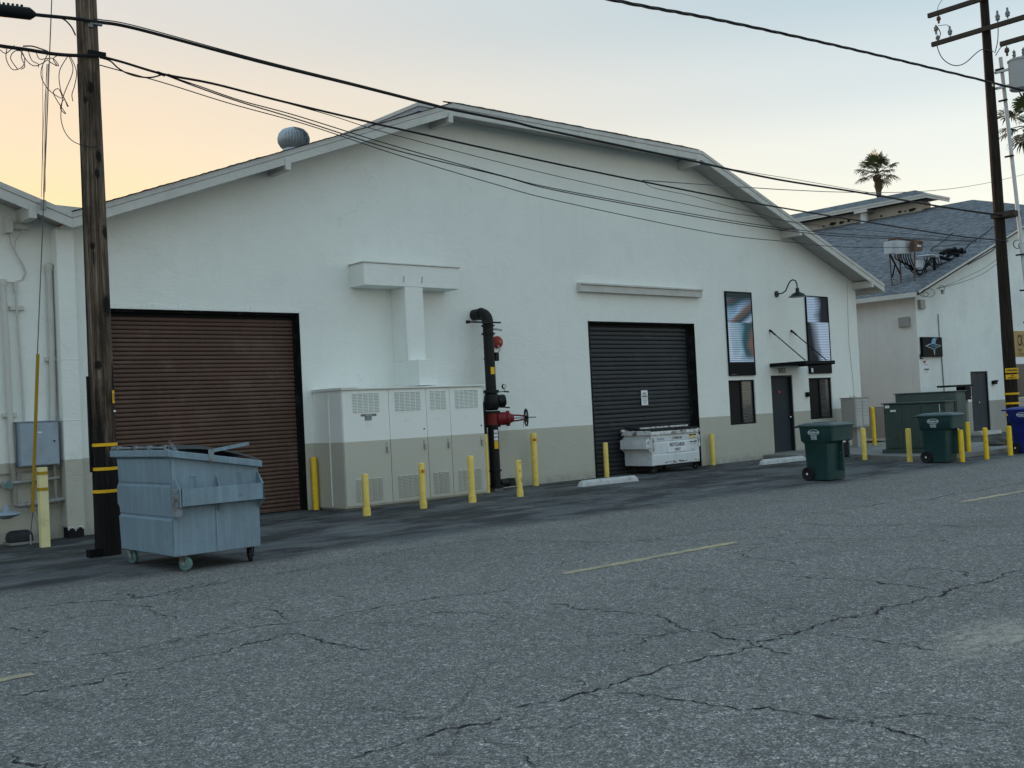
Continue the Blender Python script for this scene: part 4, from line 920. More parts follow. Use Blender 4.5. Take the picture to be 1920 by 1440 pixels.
hw.lathe([(0,-.03),(.035,-.03),(.035,.03),(0,.03)], hc, ax_, 12); hw.build('handwheel', K, t, True)
MB().tube([c0+ax_*.62+Vector((0,0,-.05)), c0+ax_*.62+Vector((0,0,-.20))], .008, 6).build('lock_chain', M['steel'], t)
for z in (1.66, 1.97):
    gx = rx+.20; MB().tube([(rx+.12,ry-.10,z-.03),(gx,ry-.16,z-.03),(gx,ry-.16,z+.03)], .009, 6).build('gauge_tube', K, t); MB().cyl((gx,ry-.145,z+.07),(gx,ry-.18,z+.07),.05,n=18).build('gauge_case', K, t, True); MB().cyl((gx,ry-.181,z+.07),(gx,ry-.184,z+.07),.042,n=18).build('gauge_dial', M['gauge'], t)
    MB().tube([(gx,ry-.16,z-.03),(gx+.09,ry-.20,z-.04)], .014, 6).build('gauge_cock', K, t)
for z, hh, mt in ((2.36,.14,'tag_yellow'),(.905,.15,'tag_yellow'),(1.17,.06,'white'),(1.095,.06,'white'),(1.02,.06,'white')):
    m = MB(); n = 6
    for i in range(n):
        a0 = -2.15+.85*i/n; a1 = -2.15+.85*(i+1)/n; r = .108
        m.quad((rx+r*math.cos(a0),ry+r*math.sin(a0),z-hh/2),(rx+r*math.cos(a1),ry+r*math.sin(a1),z-hh/2),(rx+r*math.cos(a1),ry+r*math.sin(a1),z+hh/2),(rx+r*math.cos(a0),ry+r*math.sin(a0),z+hh/2))
    m.build('pipe_tag', M[mt], t)
MB().box(rx+.08, rx+.17, ry-.10, ry-.0, 2.55, 2.72).build('flow_switch', K, t, bev=.01); MB().tube([(rx+.12,ry-.08,2.70),(rx+.20,ry-.1,2.76),(rx+.17,ry-.08,2.86)], .012, 6).build('switch_conduit', M['steel'], t)
MB().tube([(rx+.06,ry,3.2),(rx+.2,ry-.08,3.17),(rx+.27,ry-.1,3.16)], .02, 7).build('test_drain', M['steel'], t)
MB().tube([(rx+.10,ry,.14),(rx+.34,ry+.02,.14)], .085, 14).build('drain_body', K, t, True); MB().cyl((rx+.40,ry+.02,.07),(rx+.40,ry+.02,.22),.12,.10,n=18).build('drain_pot', K, t, True)
MB().cyl((rx-.16,ry+.05,1.0),(rx-.16,ry+.05,1.75),.035,n=10).build('bypass_pipe', K, t, True)
# alarm bell on the wall
t = thing('alarm_bell', 'round red fire alarm bell on the wall behind the riser', 'bell', (14.40,0,2.96))
MB().lathe([(0,-.10),(.05,-.098),(.10,-.08),(.125,-.04),(.13,-.015),(.13,-.01)], (14.40,0,2.96), (0,1,0), 26).build('gong', M['bell_red'], t, True); MB().cyl((14.40,-.101,2.96),(14.40,-.115,2.96),.028,n=14).build('gong_nut', M['brass'], t); MB().cyl((14.40,-.03,2.96),(14.40,-.001,2.96),.07,n=14).build('back_box', M['red_iron'], t)

# ================================================================ bollards
pm_ = {}
def bollard(x, y, h, label, r=.052, sleeve=False, decal=False, mat='yellow', tilt=(0,0), z0=0.0, marks=False):
    t = thing('bollard', label, 'bollard', (x, y, z0), 'yellow bollards'); t.rotation_euler = (tilt[0], tilt[1], 0)
    MB().lathe([(r,0),(r,h-.025),(r*.93,h-.008),(r*.75,h),(0,h+.004)], (0,0,0), (0,0,1), 22).build('post', M[mat], t, True, local=True)
    if sleeve: MB().lathe([(r*1.03,.125),(r*1.22,.122),(r*1.22,-.01)], (0,0,0), (0,0,1), 22).build('base_sleeve', M[mat], t, True, local=True)
    if decal:
        m = MB(); n = 10; zc = h-.14
        for i in range(n):
            a0 = -2.9+2.2*i/n; a1 = -2.9+2.2*(i+1)/n; rr = r*1.015; m.cur = 1 if 3 <= i < 5 or 6 <= i < 7 else 0
            m.quad((rr*math.cos(a0),rr*math.sin(a0),zc-.028),(rr*math.cos(a1),rr*math.sin(a1),zc-.028),(rr*math.cos(a1),rr*math.sin(a1),zc+.028),(rr*math.cos(a0),rr*math.sin(a0),zc+.028))
        m.build('reflective_decal', [M['tag_yellow'], M['red']], t, local=True)
    if marks:
        for k in range(5):
            zc = h*random.uniform(.3,.95); a_ = random.uniform(-.5,.2); hz = random.uniform(.006,.022); MB().box(a_*.05-.008,a_*.05+random.uniform(.0,.008),-r*1.03,-r*.9,zc-hz,zc+hz).build('scrape_mark', M['peel'], t, local=True)
    return t
bollard(9.97,-.09,.92,'bright yellow bollard against the wall between the brown door and the cabinet', tilt=(.0,-.01))
bollard(9.69,-2.09,.67,'yellow bollard in front of the leftmost cabinet door', sleeve=True, mat='yellow_pale')
bollard(10.88,-2.0,.76,'yellow bollard with red arrow decal in front of the second cabinet door', sleeve=True, decal=True, mat='yellow_pale')
bollard(11.94,-2.0,.81,'plain yellow bollard in front of the rightmost cabinet door', sleeve=True, mat='yellow_pale', r=.056)
bollard(13.07,-1.98,.66,'short scraped yellow bollard in front of the fire riser', sleeve=True, mat='yellow_pale', r=.05, marks=True)
bollard(15.02,-.28,1.08,'tall yellow bollard with red arrow decal by the wall right of the fire riser', decal=True, mat='yellow_pale', r=.066)
bollard(13.45,-.62,1.13,'yellow bollard squeezed between the cabinet and the fire riser', mat='yellow_pale', r=.045, tilt=(0,.0))
bollard(17.27,-.14,.76,'yellow bollard at the left jamb of the charcoal door', mat='yellow_pale', r=.055)
bollard(20.98,-.14,.76,'yellow bollard at the right jamb of the charcoal door, beside the white dumpster', mat='yellow_pale', r=.06, sleeve=False)
bollard(22.92,-3.05,.74,'yellow bollard by the kerb in front of the mailbox', mat='yellow_pale', r=.058)
bollard(22.28,-4.52,.73,'yellow bollard in front of the left green transformer', mat='yellow_pale', r=.058)
bollard(22.25,-5.72,.68,'leaning yellow bollard just right of the green bin by the transformers', r=.056, tilt=(.02,-.06))
bollard(23.14,-5.83,.68,'nearer of two overlapping yellow bollards left of the blue bin', r=.05, tilt=(0,-.02))
bollard(24.10,-4.98,.78,'farther of two overlapping yellow bollards, with a dark hole near its top', r=.05, z0=.0)
bollard(24.40,-5.78,.66,'yellow bollard touching the left side of the blue bin', r=.055, tilt=(0,-.02))
bollard(27.25,-.80,1.16,'tall yellow bollard behind the mailbox at the corner of the warehouse', r=.055, tilt=(0,-.02))

# ================================================================ wheel stops
for (ax, ay, bx, by, lab) in ((15.05,-1.52,16.55,-1.66,'concrete wheel stop in front of the charcoal door'), (21.15,-1.42,22.70,-1.55,'concrete wheel stop in front of the entry door')):
    L = math.hypot(bx-ax, by-ay); t = MB().loft([(0,0,0,L/2,.085,.02),(.07,0,0,L/2-.03,.075,.02),(.115,0,0,L/2-.09,.05,.02)]).build('wheel_stop', M['stop'], None, bev=.0, local=True)
    t.location = ((ax+bx)/2, (ay+by)/2, 0.002); t.rotation_euler = (0,0,math.atan2(by-ay, bx-ax)); tag(t, lab, 'wheel stop', 'concrete wheel stops')

# ================================================================ grey dumpster
def caster(par, x, y, z, ang, wm, r=.075):
    d = Vector((math.cos(ang), math.sin(ang), 0)); s = Vector((-d.y, d.x, 0)); c = Vector((x,y,0))+d*.03+Vector((0,0,r+.003))
    f = MB().cyl((x,y,z-.015),(x,y,z),.05,n=12)
    for k in (-1,1):
        a = s*.032*k; w = d*.03
        f.prism([Vector((x,y,z-.015))+a-w, Vector((x,y,z-.015))+a+w, c+a+w*.7+Vector((0,0,-.02)), c+a-w*.7+Vector((0,0,-.02))], s*.006*k)
    o = f.build('caster', M['rust_grey'] if wm != 'rubber' else M['black'], par)
    MB().lathe([(0,-.022),(.028,-.022),(r*.55,-.014),(r*.78,-.014),(r*.84,-.022),(r,-.018),(r,.018),(r*.84,.022),(r*.78,.014),(r*.55,.014),(.028,.022),(0,.022)], c, s, 24).build('wheel', M[wm], o, True)
    MB().cyl(c-s*.045, c+s*.045, .010, n=8).build('axle', M['steel'], o)
gx0, gx1, gy0, gy1, gz = 4.96, 5.97, -5.52, -4.06, .17
t = thing('grey_dumpster', 'streaky blue-grey steel dumpster on casters in front of the wooden pole', 'dumpster', ((gx0+gx1)/2, (gy0+gy1)/2, 0))
def gtop(x): return 1.24 - (x-gx0)*.175
b = MB()
b.prism([(gx0,gy0,gz),(gx1,gy0,gz),(gx1+.01,gy0,gtop(gx1)),(gx0,gy0,gtop(gx0))], (0,gy1-gy0,0)); b.build('body', M['dump_grey'], t, bev=.008)
# back panels: three broad pressed sheets with recessed seams between
for (za, zb2) in ((gz+.01,.575),(.60,.935),(.96,1.235)):
    b = MB().add([(gx0-.012,gy0+.03,za),(gx0-.012,gy1-.02,za),(gx0-.028,gy1-.02,zb2-.02),(gx0-.028,gy0+.03,zb2-.02),(gx0,gy0+.02,za-.008),(gx0,gy1-.01,za-.008),(gx0,gy1-.01,zb2),(gx0,gy0+.02,zb2)],
        [(0,1,2,3),(4,5,1,0),(2,6,7,3),(4,0,3,7),(5,6,2,1)]); b.build('side_panel', M['dump_grey'], t)
# end corner flange, welded seam and braces on the near end
MB().box(gx0-.01, gx0+.03, gy0-.014, gy0-.001, gz+.02, 1.22).build('corner_flange', M['dump_grey'], t)
MB().box(gx0+.48, gx0+.50, gy0-.012, gy0-.001, gz+.02, .69).build('weld_seam', M['dump_grey'], t)
def sleeve(par, y0, y1, ym, mat):
    m = MB(); z0, z1 = .70, .89
    m.box(gx0+.045, gx1+.0, y0, y0+(.012 if ym < 0 else -.012), z0, z1); s = 1 if ym < 0 else -1
    m.box(gx0+.045, gx1, y0, y1, z1-.012, z1) if False else None
    m.box(gx0+.045, gx1, min(y0,y1), max(y0,y1), z0, z0+.012)
    o = m.build('fork_sleeve', mat, par, bev=.003)
    for x in (gx0+.02, gx0+.5, gx1-.012): MB().prism([(x,y1,z0-.10),(x,y0,z0),(x,y0,z1-.005) if x != gx0+.5 else (x,y0*.7+y1*.3,z1-.02),(x,y1,z1+.13)], (.012,0,0)).build('sleeve_gusset', mat, o)
    return o
sleeve(t, gy0-.13, gy0-.001, -1, M['dump_grey']); sleeve(t, gy1+.13, gy1+.001, 1, M['dump_grey'])
MB().box(gx0-.02, gx0+.055, gy0-.10, gy0-.015, .60, .90).build('sleeve_end', M['rust_grey'], t)
for x, z in ((gx0+.20, 1.02),(gx0+.74,1.02)): MB().tube([(x,gy0-.03,z),(x+.05,gy0-.03,z),(x+.055,gy0-.03,z-.03),(x+.055,gy0-.02,z-.13)], .006, 6).build('grab_hook', M['dump_grey'], t)
# rolled rim
rm = MB()
def rimbar(p, q, h=.075, w=.03):
    p, q = Vector(p), Vector(q); d = (q-p).normalized(); s = d.cross(Vector((0,0,1))).normalized()*w
    rm.add([p-s,p+s,q+s,q-s,p-s+Vector((0,0,h)),p+s+Vector((0,0,h)),q+s+Vector((0,0,h)),q-s+Vector((0,0,h))], [(0,3,2,1),(4,5,6,7),(0,1,5,4),(1,2,6,5),(2,3,7,6),(3,0,4,7)])
rz0, rz1 = gtop(gx0-.03), gtop(gx1+.02)
rimbar((gx0-.03,gy0-.03,rz0),(gx0-.03,gy1+.10,rz0)); rimbar((gx0-.06,gy0-.03,rz0),(gx1+.03,gy0-.03,rz1)); rimbar((gx1+.02,gy0-.03,rz1),(gx1+.02,gy1+.08,rz1)); rimbar((gx0-.06,gy1+.08,rz0),(gx1+.03,gy1+.08,rz1))
rm.build('rim', M['dump_grey'], t, bev=.008)
for k, (ya, yb) in enumerate(((gy0+.03,(gy0+gy1)/2-.01),((gy0+gy1)/2+.01,gy1+.05))):
    l = MB(); n = 8; vs = []; 
    for i in range(n+1):
        x = gx0+.02+(gx1-gx0+.02)*i/n; zc = gtop(x)+.115+.05*math.sin(PI*i/n)
        vs += [(x,ya,zc-.03),(x,ya+.08,zc),(x,(ya+yb)/2,zc+.02),(x,yb-.08,zc),(x,yb,zc-.03)]
    l.add(vs, [(i*5+j,(i+1)*5+j,(i+1)*5+j+1,i*5+j+1) for i in range(n) for j in range(4)]); l.build('lid', M['lid'], t, True)
MB().prism([(gx0+.45,gy0+.02,1.255),(gx0+.93,gy0+.02,1.315),(gx0+.93,gy0+.02,1.35),(gx0+.45,gy0+.02,1.29)], (0,.04,0)).build('lock_bar', M['dump_grey'], t)
MB().box(gx0+.40, gx0+.46, gy0-.066, gy0-.05, 1.16, 1.30).build('lock_hasp', M['rust_grey'], t)
ro = MB().tube([(gx0-.04,gy0+.0,1.345),(gx0-.04,gy1+.05,1.345)], .012, 8)
for y in (gy0+.02, gy0+.45, gy0+.85, gy1-.15, gy1+.03): ro.box(gx0-.06, gx0-.02, y-.02, y+.03, 1.315, 1.37)
ro.build('hinge_rod', M['rust_grey'], t)
chn = MB()
for k in range(6): 
    c_ = Vector((gx0-.01+.012*k, gy0-.01-.004*k, 1.40-.022*k)); chn.tube([c_+Vector((.018*math.cos(a),.006*math.sin(a)+(0 if k%2 else .01*math.cos(a)),.02*math.sin(a))) for a in [2*PI*j/8 for j in range(9)]], .005, 5, False)
chn.build('chain', M['rust_grey'], t)
caster(t, gx0+.13, gy0+.10, gz, R(-60), 'wheel_green'); caster(t, gx0+.06, gy1-.12, gz, R(-75), 'wheel_green'); caster(t, gx1-.09, gy0+.08, gz, R(70), 'rubber'); caster(t, gx1-.10, gy1-.12, gz, R(60), 'rubber')

# ================================================================ white recycling dumpster
wx0, wx1, wy0, wy1, wz = 18.13, 19.77, -.72, .10, .18
t = thing('white_dumpster', 'rusty white steel recycling dumpster in front of the charcoal roll-up door', 'dumpster', ((wx0+wx1)/2, (wy0+wy1)/2, 0))
MB().box(wx0, wx1, wy0, wy1, wz, .86).build('body', M['dump_white'], t, bev=.008)
for (za, zb2) in ((wz+.015,.42),(.445,.69),(.715,.84)):
    MB().add([(wx0+.04,wy0-.010,za),(wx1-.03,wy0-.010,za),(wx1-.03,wy0-.020,zb2-.015),(wx0+.04,wy0-.020,zb2-.015),(wx0+.03,wy0,za-.01),(wx1-.02,wy0,za-.01),(wx1-.02,wy0,zb2),(wx0+.03,wy0,zb2)],
      [(0,1,2,3),(4,5,1,0),(2,6,7,3),(4,0,3,7),(5,6,2,1)]).build('front_panel', M['dump_white'], t)
r_ = MB().box(wx0-.05, wx1+.03, wy0-.05, wy0+.01, .86, .935); r_.box(wx0-.05, wx0+.01, wy0+.01, wy1+.03, .86, .96); r_.box(wx1-.03, wx1+.03, wy0+.01, wy1+.03, .86, .96); r_.box(wx0-.05, wx1+.03, wy1-.02, wy1+.04, .90, 1.0); r_.build('rim', M['rust_white'], t, bev=.008)
for k, (xa, xb) in enumerate(((wx0+.02,(wx0+wx1)/2-.02),((wx0+wx1)/2+.02,wx1-.02))):
    l = MB().prism([(xa,wy0-.02,.937),(xb,wy0-.02,.937),(xb,wy1,1.02),(xa,wy1,1.02)], (0,-.0,.035)); l.build('lid', M['lid'], t, bev=.01)
    for i in range(4): x = xa+(xb-xa)*(i+.5)/4; MB().box(x-.05, x+.05, wy0-.028, wy0+.2, .965, .99).build('lid_rib', M['lid'], t)
MB().prism([(wx0-.02,wy0+.28,1.005),(wx1-.02,wy0+.28,1.005),(wx1-.02,wy0+.28,1.035),(wx0-.02,wy0+.28,1.035)], (0,.03,0)).build('lock_bar', M['rust_white'], t)
s_ = MB().box(wx0-.15, wx0-.138, wy0+.02, wy1-.02, .565, .76); s_.box(wx0-.138, wx0-.001, wy0+.02, wy1-.02, .565, .577); s_ = s_.build('fork_sleeve', M['dump_white'], t)
for y in (wy0+.02, wy1-.03): MB().prism([(wx0,y,.48),(wx0-.138,y,.57),(wx0-.138,y,.755),(wx0,y,.85)], (0,.012,0)).build('sleeve_gusset', M['rust_white'], s_)
MB().box(wx1+.001, wx1+.13, wy0+.02, wy1-.02, .565, .577).build('fork_sleeve', M['dump_white'], t)
for x in (wx0+.02, wx1-.06): MB().box(x, x+.045, wy0-.045, wy0-.021, .52, .80).build('corner_bracket', M['rust_white'], t, bev=.006)
b = MB()
for i in range(22):
    x = wx0+.1+(wx1-wx0-.15)*random.random(); w_ = .02+.05*random.random(); z = wz+.03+.03*random.random(); b.box(x, x+w_, wy0-.0135, wy0-.010, z, z+.012+.015*random.random())
struct(b.build('rust_chips', M['rust'], t), 'stuff')
yf = wy0-.0215
MB().box(18.63, 19.32, yf-.001, yf+.004, .455, .675).build('recycling_panel', M['white'], t)
m = MB(); put_text(m, 'RECYCLABLES', .105, (18.97,yf-.003,.615), sx=.78, bold=.003); put_text(m, 'ONLY', .085, (18.98,yf-.003,.505), sx=.85, bold=.003)
put_text(m, 'C. HARBOR DBS', .065, (18.98,yf-.002,.765), sx=.72, bold=.001); put_text(m, '800-4-3604', .07, (18.98,yf+.006,.345), sx=.75, bold=.001); m.build('lettering', M['ink'], t)
m = MB(); put_text(m, 'Recycling', .075, (18.42,yf-.001,.765), sx=.8); m.build('blue_lettering', M['ink_blue'], t)
MB().box(19.40,19.66,yf-.001,yf+.004,.725,.83).build('sticker_panel', M['cream'], t)
for q in ((19.41,19.52,yf-.003,yf-.0015,.785,.82),(19.54,19.65,yf-.003,yf-.0015,.79,.82),(19.56,19.66,yf-.003,yf-.001,.635,.665),(19.42,19.53,yf-.003,yf-.001,.64,.66)): MB().box(*q).build('sticker_bar', M['ink'], t)
m = MB(); put_text(m, 'NO DUMPING', .035, (19.54,yf-.003,.745)); put_text(m, 'E . . 02', .05, (19.54,yf-.002,.60)); put_text(m, 'TOXIC', .03, (19.50,yf-.002,.475)); m.build('sticker_lettering', M['ink_grey'], t)
for (x, y, a) in ((wx0+.08,wy0+.08,R(-55)),(wx0+.10,wy1-.10,R(-80)),(wx1-.10,wy0+.10,R(-40)),(wx1-.4,wy1-.10,R(200))): caster(t, x, y, wz, a, 'rubber', .075)

# ================================================================ wheeled bins
def wheelie(x, y, rz, body, lid, label, group, H=1.04, logo=True):
    t = thing('wheeled_bin', label, 'wheeled bin', (x, y, 0), group, rz)
    # local frame: front is -Y, wheels and handle at +Y
    MB().loft([(.02,0,.02,.245,.25,.06),(.08,0,.02,.25,.255,.06),(.68,0,.01,.268,.285,.06),(.705,0,-.015,.285,.335,.06),(.73,0,-.03,.305,.365,.05),(.94,0,-.03,.315,.375,.05),(H-.06,0,-.03,.32,.38,.05)]).build('body', body, t, True, local=True)
    MB().loft([(H-.06,0,-.02,.335,.40,.06),(H-.035,0,-.02,.34,.405,.06),(H-.01,0,-.02,.32,.38,.06),(H+.012,0,-.01,.25,.30,.06),(H+.02,0,0,.16,.20,.05)]).build('lid', lid, t, True, local=True)
    MB().box(-.16,.16,-.16,.14,H+.021,H+.026).build('lid_panel', lid, t, bev=.004, local=True)
    MB().tube([(-.26,.36,H-.045),(-.26,.47,H-.05),(.26,.47,H-.05),(.26,.36,H-.045)], .02, 8).build('handle', lid, t, True, local=True)
    MB().box(-.30,.30,.36,.47,H-.055,H-.035).build('lid_lip', lid, t, bev=.008, local=True)
    # front catch: dark block painting in the shade of the grip recess, and bar
    MB().box(.06,.20,-.345,-.23,.44,.70).build('grip_recess_shade', M['dark'], t, local=True)
    MB().box(.02,.055,-.355,-.24,.18,.69).build('grip_rib', body, t, bev=.01, local=True); MB().box(.205,.24,-.355,-.24,.40,.69).build('grip_rib', body, t, bev=.01, local=True)
    MB().cyl((.02,-.30,.50),(.24,-.30,.50),.014,n=10).build('catch_bar', M['steel'], t, local=True); MB().box(.03,.11,-.362,-.356,.685,.725).build('serial_plate', M['white'], t, local=True)
    for s in (-1, 1):
        w = MB().lathe([(0,-.03),(.03,-.03),(.035,-.02),(.11,-.026),(.118,-.03),(.125,-.018),(.125,.018),(.118,.03),(.0,.03)], (s*.285,.205,.127), (1,0,0), 26).build('wheel', M['rubber'], t, True, local=True)
        MB().lathe([(0,-.04*1),(.018,-.036),(.022,-.028)], (s*.285,.205,.127), (1 if s < 0 else -1,0,0), 12).build('hub_cap', M['white'], w, local=True)
    MB().cyl((-.27,.205,.127),(.27,.205,.127),.012,n=8).build('axle', M['steel'], t, local=True)
    if logo:
        m = MB(); X = -.333; n = 30; cz, cy, ry_, rz_ = .885, 0.0, .125, .055
        for sx in (-1,):
            vs = []
            for k in range(n):
                a = 2*PI*k/n
                for q in (1, .86): vs.append((X+.0, cy+ry_*q*math.cos(a), cz+rz_*q*math.sin(a)))
            m.add(vs, [(2*k, 2*((k+1) % n), 2*((k+1) % n)+1, 2*k+1) for k in range(n)])
        rr = (0,-1,0)
        put_text(m, 'Rainbow', .062, (X-.001,cy,cz+.004), rr, bold=.002, sx=.92); put_text(m, 'DISPOSAL', .022, (X,cy,cz-.032), rr, bold=.001)
        if group: put_text(m, '847-3581', .036, (X+.004,cy,cz-.082), rr, bold=.002); put_text(m, 'CO. INC', .034, (X+.008,cy,cz-.118), rr, bold=.002)
        o = m.build('logo_print', M['logo'], t, local=True)
        # lean the print with the tapered side
        o.rotation_euler = (0, 0, 0)
    return t
wheelie(17.46,-5.52, R(-4), M['bin_green'], M['bin_lid'], 'dark green wheeled bin standing alone on the road in front of the entry door', 'dark green wheeled bins')
wheelie(22.14,-5.33, R(3), M['bin_green'], M['bin_lid'], 'dark green wheeled bin by the kerb in front of the transformers', 'dark green wheeled bins')
wheelie(25.36,-5.80, R(2), M['bin_blue'], M['bin_blue'], 'blue wheeled recycling bin cut off by the right edge', None)

# ================================================================ cluster mailbox
mx0, mx1, my0, my1 = 26.18, 26.88, -.90, -.48
t = thing('cluster_mailbox', 'taupe cluster mailbox with small locker doors on a pedestal at the warehouse corner', 'mailbox', ((mx0+mx1)/2, (my0+my1)/2, .105))
MB().box(mx0, mx1, my0, my1, .645, 1.43).build('cabinet', M['mailbox'], t, bev=.008); MB().box(mx0-.02, mx1+.02, my0-.02, my1+.02, 1.431, 1.455).build('roof', M['mailbox'], t, bev=.006)
MB().box((mx0+mx1)/2-.09, (mx0+mx1)/2+.09, -.77, -.60, .13, .644).build('pedestal', M['mailbox'], t, bev=.006); MB().box((mx0+mx1)/2-.20, (mx0+mx1)/2+.20, -.86, -.50, .105, .13).build('base_plate', M['mailbox'], t)
w2 = (mx1-mx0)/2
for c in range(2):
    zt = 1.40
    hs = [.085]*5+[.30] if c == 0 else [.085]*4+[.12,.25]
    for h in hs:
        d = MB().box(mx0+.03+c*(w2-.01), mx0+.03+c*(w2-.01)+w2-.05, my0-.012, my0-.001, zt-h+.008, zt-.006).build('locker_door', M['mail_door'], t, bev=.004)
        MB().cyl((mx0+.055+c*(w2-.01),my0-.012,zt-h/2),(mx0+.055+c*(w2-.01),my0-.02,zt-h/2),.010,n=8).build('lock', M['steel'], d); zt -= h
MB().tube([(26.6,-.7,1.456),(26.5,-.68,1.50),(26.35,-.7,1.49),(26.25,-.72,1.458)], .02, 6).build('cable_coil', M['pcream'], t)

# ================================================================ transformers, meter post, rock
t = thing('pad_transformer', 'lower dark green transformer cabinet behind the right green bin, white stickers on its corner', 'transformer', (23.85,-3.95,.105))
MB().box(23.62, 24.05, -4.72, -3.20, .105, 1.26).build('tank', M['xfmr'], t, bev=.012); MB().box(23.57, 24.08, -4.76, -3.16, 1.261, 1.29).build('lid', M['xfmr2'], t, bev=.008)
MB().box(23.56, 24.10, -4.78, -3.14, .107, .20).build('skirt', M['xfmr'], t)
for (ya, yb) in ((-3.62,-3.24),(-4.10,-3.65),(-4.68,-4.13)): MB().box(23.602, 23.619, ya, yb, .23, 1.24).build('front_panel', M['xfmr'], t, bev=.004)
MB().box(23.595,23.6015,-3.36,-3.25,1.17,1.235).build('sticker', M['white'], t); MB().box(23.595,23.6015,-3.52,-3.38,1.08,1.125).build('sticker', M['white'], t)
for y in (-3.635,-4.115): MB().box(23.585, 23.602, y-.012, y+.012, .25, 1.22).build('edge_strip', M['xfmr2'], t)
MB().tube([(23.59,-4.60,1.22),(23.56,-4.62,1.0),(23.59,-4.62,.8)], .012, 6).build('handle', M['steel'], t)
t = thing('pad_transformer', 'taller faded green transformer cabinet standing behind the lower one', 'transformer', (24.55,-4.1,.105))
MB().box(24.14, 24.62, -4.72, -3.22, .105, 1.48).build('tank', M['xfmr2'], t, bev=.015); MB().box(24.11, 24.65, -4.75, -3.19, 1.481, 1.505).build('lid', M['xfmr2'], t, bev=.01)
MB().box(24.16, 24.60, -4.735, -4.7205, .16, 1.40).build('end_panel', M['xfmr2'], t, bev=.004)
mp = wp(1824, 812, -.9)
t = thing('meter_post', 'grey post with black meter box between the tall transformer and the service door', 'meter', (32.2,-1.0,0))
MB().box(32.1, 32.3, -1.05, -.95, 0, 1.2).build('post', M['concrete'], t); MB().box(32.0, 32.35, -1.15, -.85, 1.2, 1.60).build('meter_box', M['black'], t, bev=.01); MB().box(30.9, 32.4, -1.2, -.8, 1.601, 1.66).build('cover', M['guide'], t, bev=.01); MB().box(32.30,32.34,-1.156,-1.1505,1.25,1.29).build('label_plate', M['white'], t)
rk = MB(); rn = 14; vs = []; 
for i in range(7):
    for k in range(rn):
        ph = PI/2*i/6; a = 2*PI*k/rn; q = .85+.35*random.random(); vs.append((26.75+.42*math.cos(ph)*math.cos(a)*q, -4.45+.30*math.cos(ph)*math.sin(a)*q, .08+.26*math.sin(ph)*q))
rk.add(vs, [(i*rn+k, i*rn+(k+1) % rn, (i+1)*rn+(k+1) % rn, (i+1)*rn+k) for i in range(6) for k in range(rn)])
tag(rk.build('rock', M['rock'], None, True), 'brown rock lying on the concrete beside the blue bin', 'rock')

# ================================================================ signs on the neighbouring building
t = thing('surf_shop_sign', 'square black sign with a blue diamond and wave emblem on the neighbouring wall', 'sign', (32.15,-.05,2.58))
MB().box(31.57, 32.79, -.10, -.001, 2.58, 3.19).build('board', M['sign_black'], t, bev=.006)
def emb(pts, mat, name, y): MB().prism([(31.57+u*1.22, y, 2.58+v*.61) for u, v in pts], (0,.004,0)).build(name, mat, t)
emb([(.10,.545),(.36,.66),(.46,.66),(.54,.665),(.60,.66),(.95,.56),(.62,.42),(.585,.28),(.57,.08),(.55,.08),(.53,.28),(.47,.40),(.30,.46)], M['sign_pale'], 'diamond_outline', -.106)
emb([(.18,.545),(.44,.635),(.56,.635),(.87,.556),(.60,.44),(.565,.30),(.545,.30),(.50,.42),(.34,.485)], M['sign_black'], 'diamond_field', -.111)
emb([(.40,.64),(.44,.78),(.42,.80),(.47,.86),(.50,.93),(.60,.955),(.74,.93),(.68,.90),(.64,.80),(.62,.64)], M['sign_blue'], 'wave_emblem', -.1115)
for k, o in enumerate((0,.07,.14)): emb([(.43+o,.64),(.47+o,.78),(.55+o*.8,.90),(.565+o*.8,.90),(.49+o,.78),(.45+o,.64)], M['sign_pale'], 'wave_stripe', -.117)
m = MB(); put_text(m, 'VAZ UNES', .078, (32.22,-.118,2.905), bold=.003); put_text(m, 'SURF', .05, (32.25,-.118,2.83), bold=.002); m.build('sign_lettering', M['sign_blue'], t)
MB().tube([(31.50,-.03,2.66),(31.51,-.03,2.54),(31.64,-.03,2.53)], .018, 6).build('bracket', M['black'], t)
t = thing('notice_stickers', 'column of small faded notices on the neighbouring wall below the black sign', 'notice', (31.95,0,1.95))
for (z0, z1, mt) in ((2.30,2.44,'white'),(2.22,2.295,'white'),(2.17,2.215,'ink_grey'),(2.08,2.165,'white'),(1.96,2.075,'white')): MB().box(31.74, 32.04, -.006, -.001, z0, z1).build('notice', M[mt], t)
MB().prism([(31.70,-.008,2.45),(31.90,-.008,2.46),(31.76,-.008,2.36)], (0,.0015,0)).build('red_corner', M['red'], t)
m = MB(); put_text(m, 'DANGER', .05, (31.89,-.008,2.34)); put_text(m, 'NOTICE', .04, (31.89,-.008,2.14)); put_text(m, 'NO ENTRY', .035, (31.89,-.008,2.10)); m.build('notice_lettering', M['ink_grey'], t)
t = thing('wall_lamp', 'small black wall lamp right of the service doors', 'wall light', (36.33,0,1.63)); MB().box(36.22, 36.42, -.12, -.001, 1.63, 1.76).build('housing', M['black'], t, bev=.01); MB().box(36.20,36.44,-.14,-.1205,1.72,1.77).build('visor', M['black'], t)
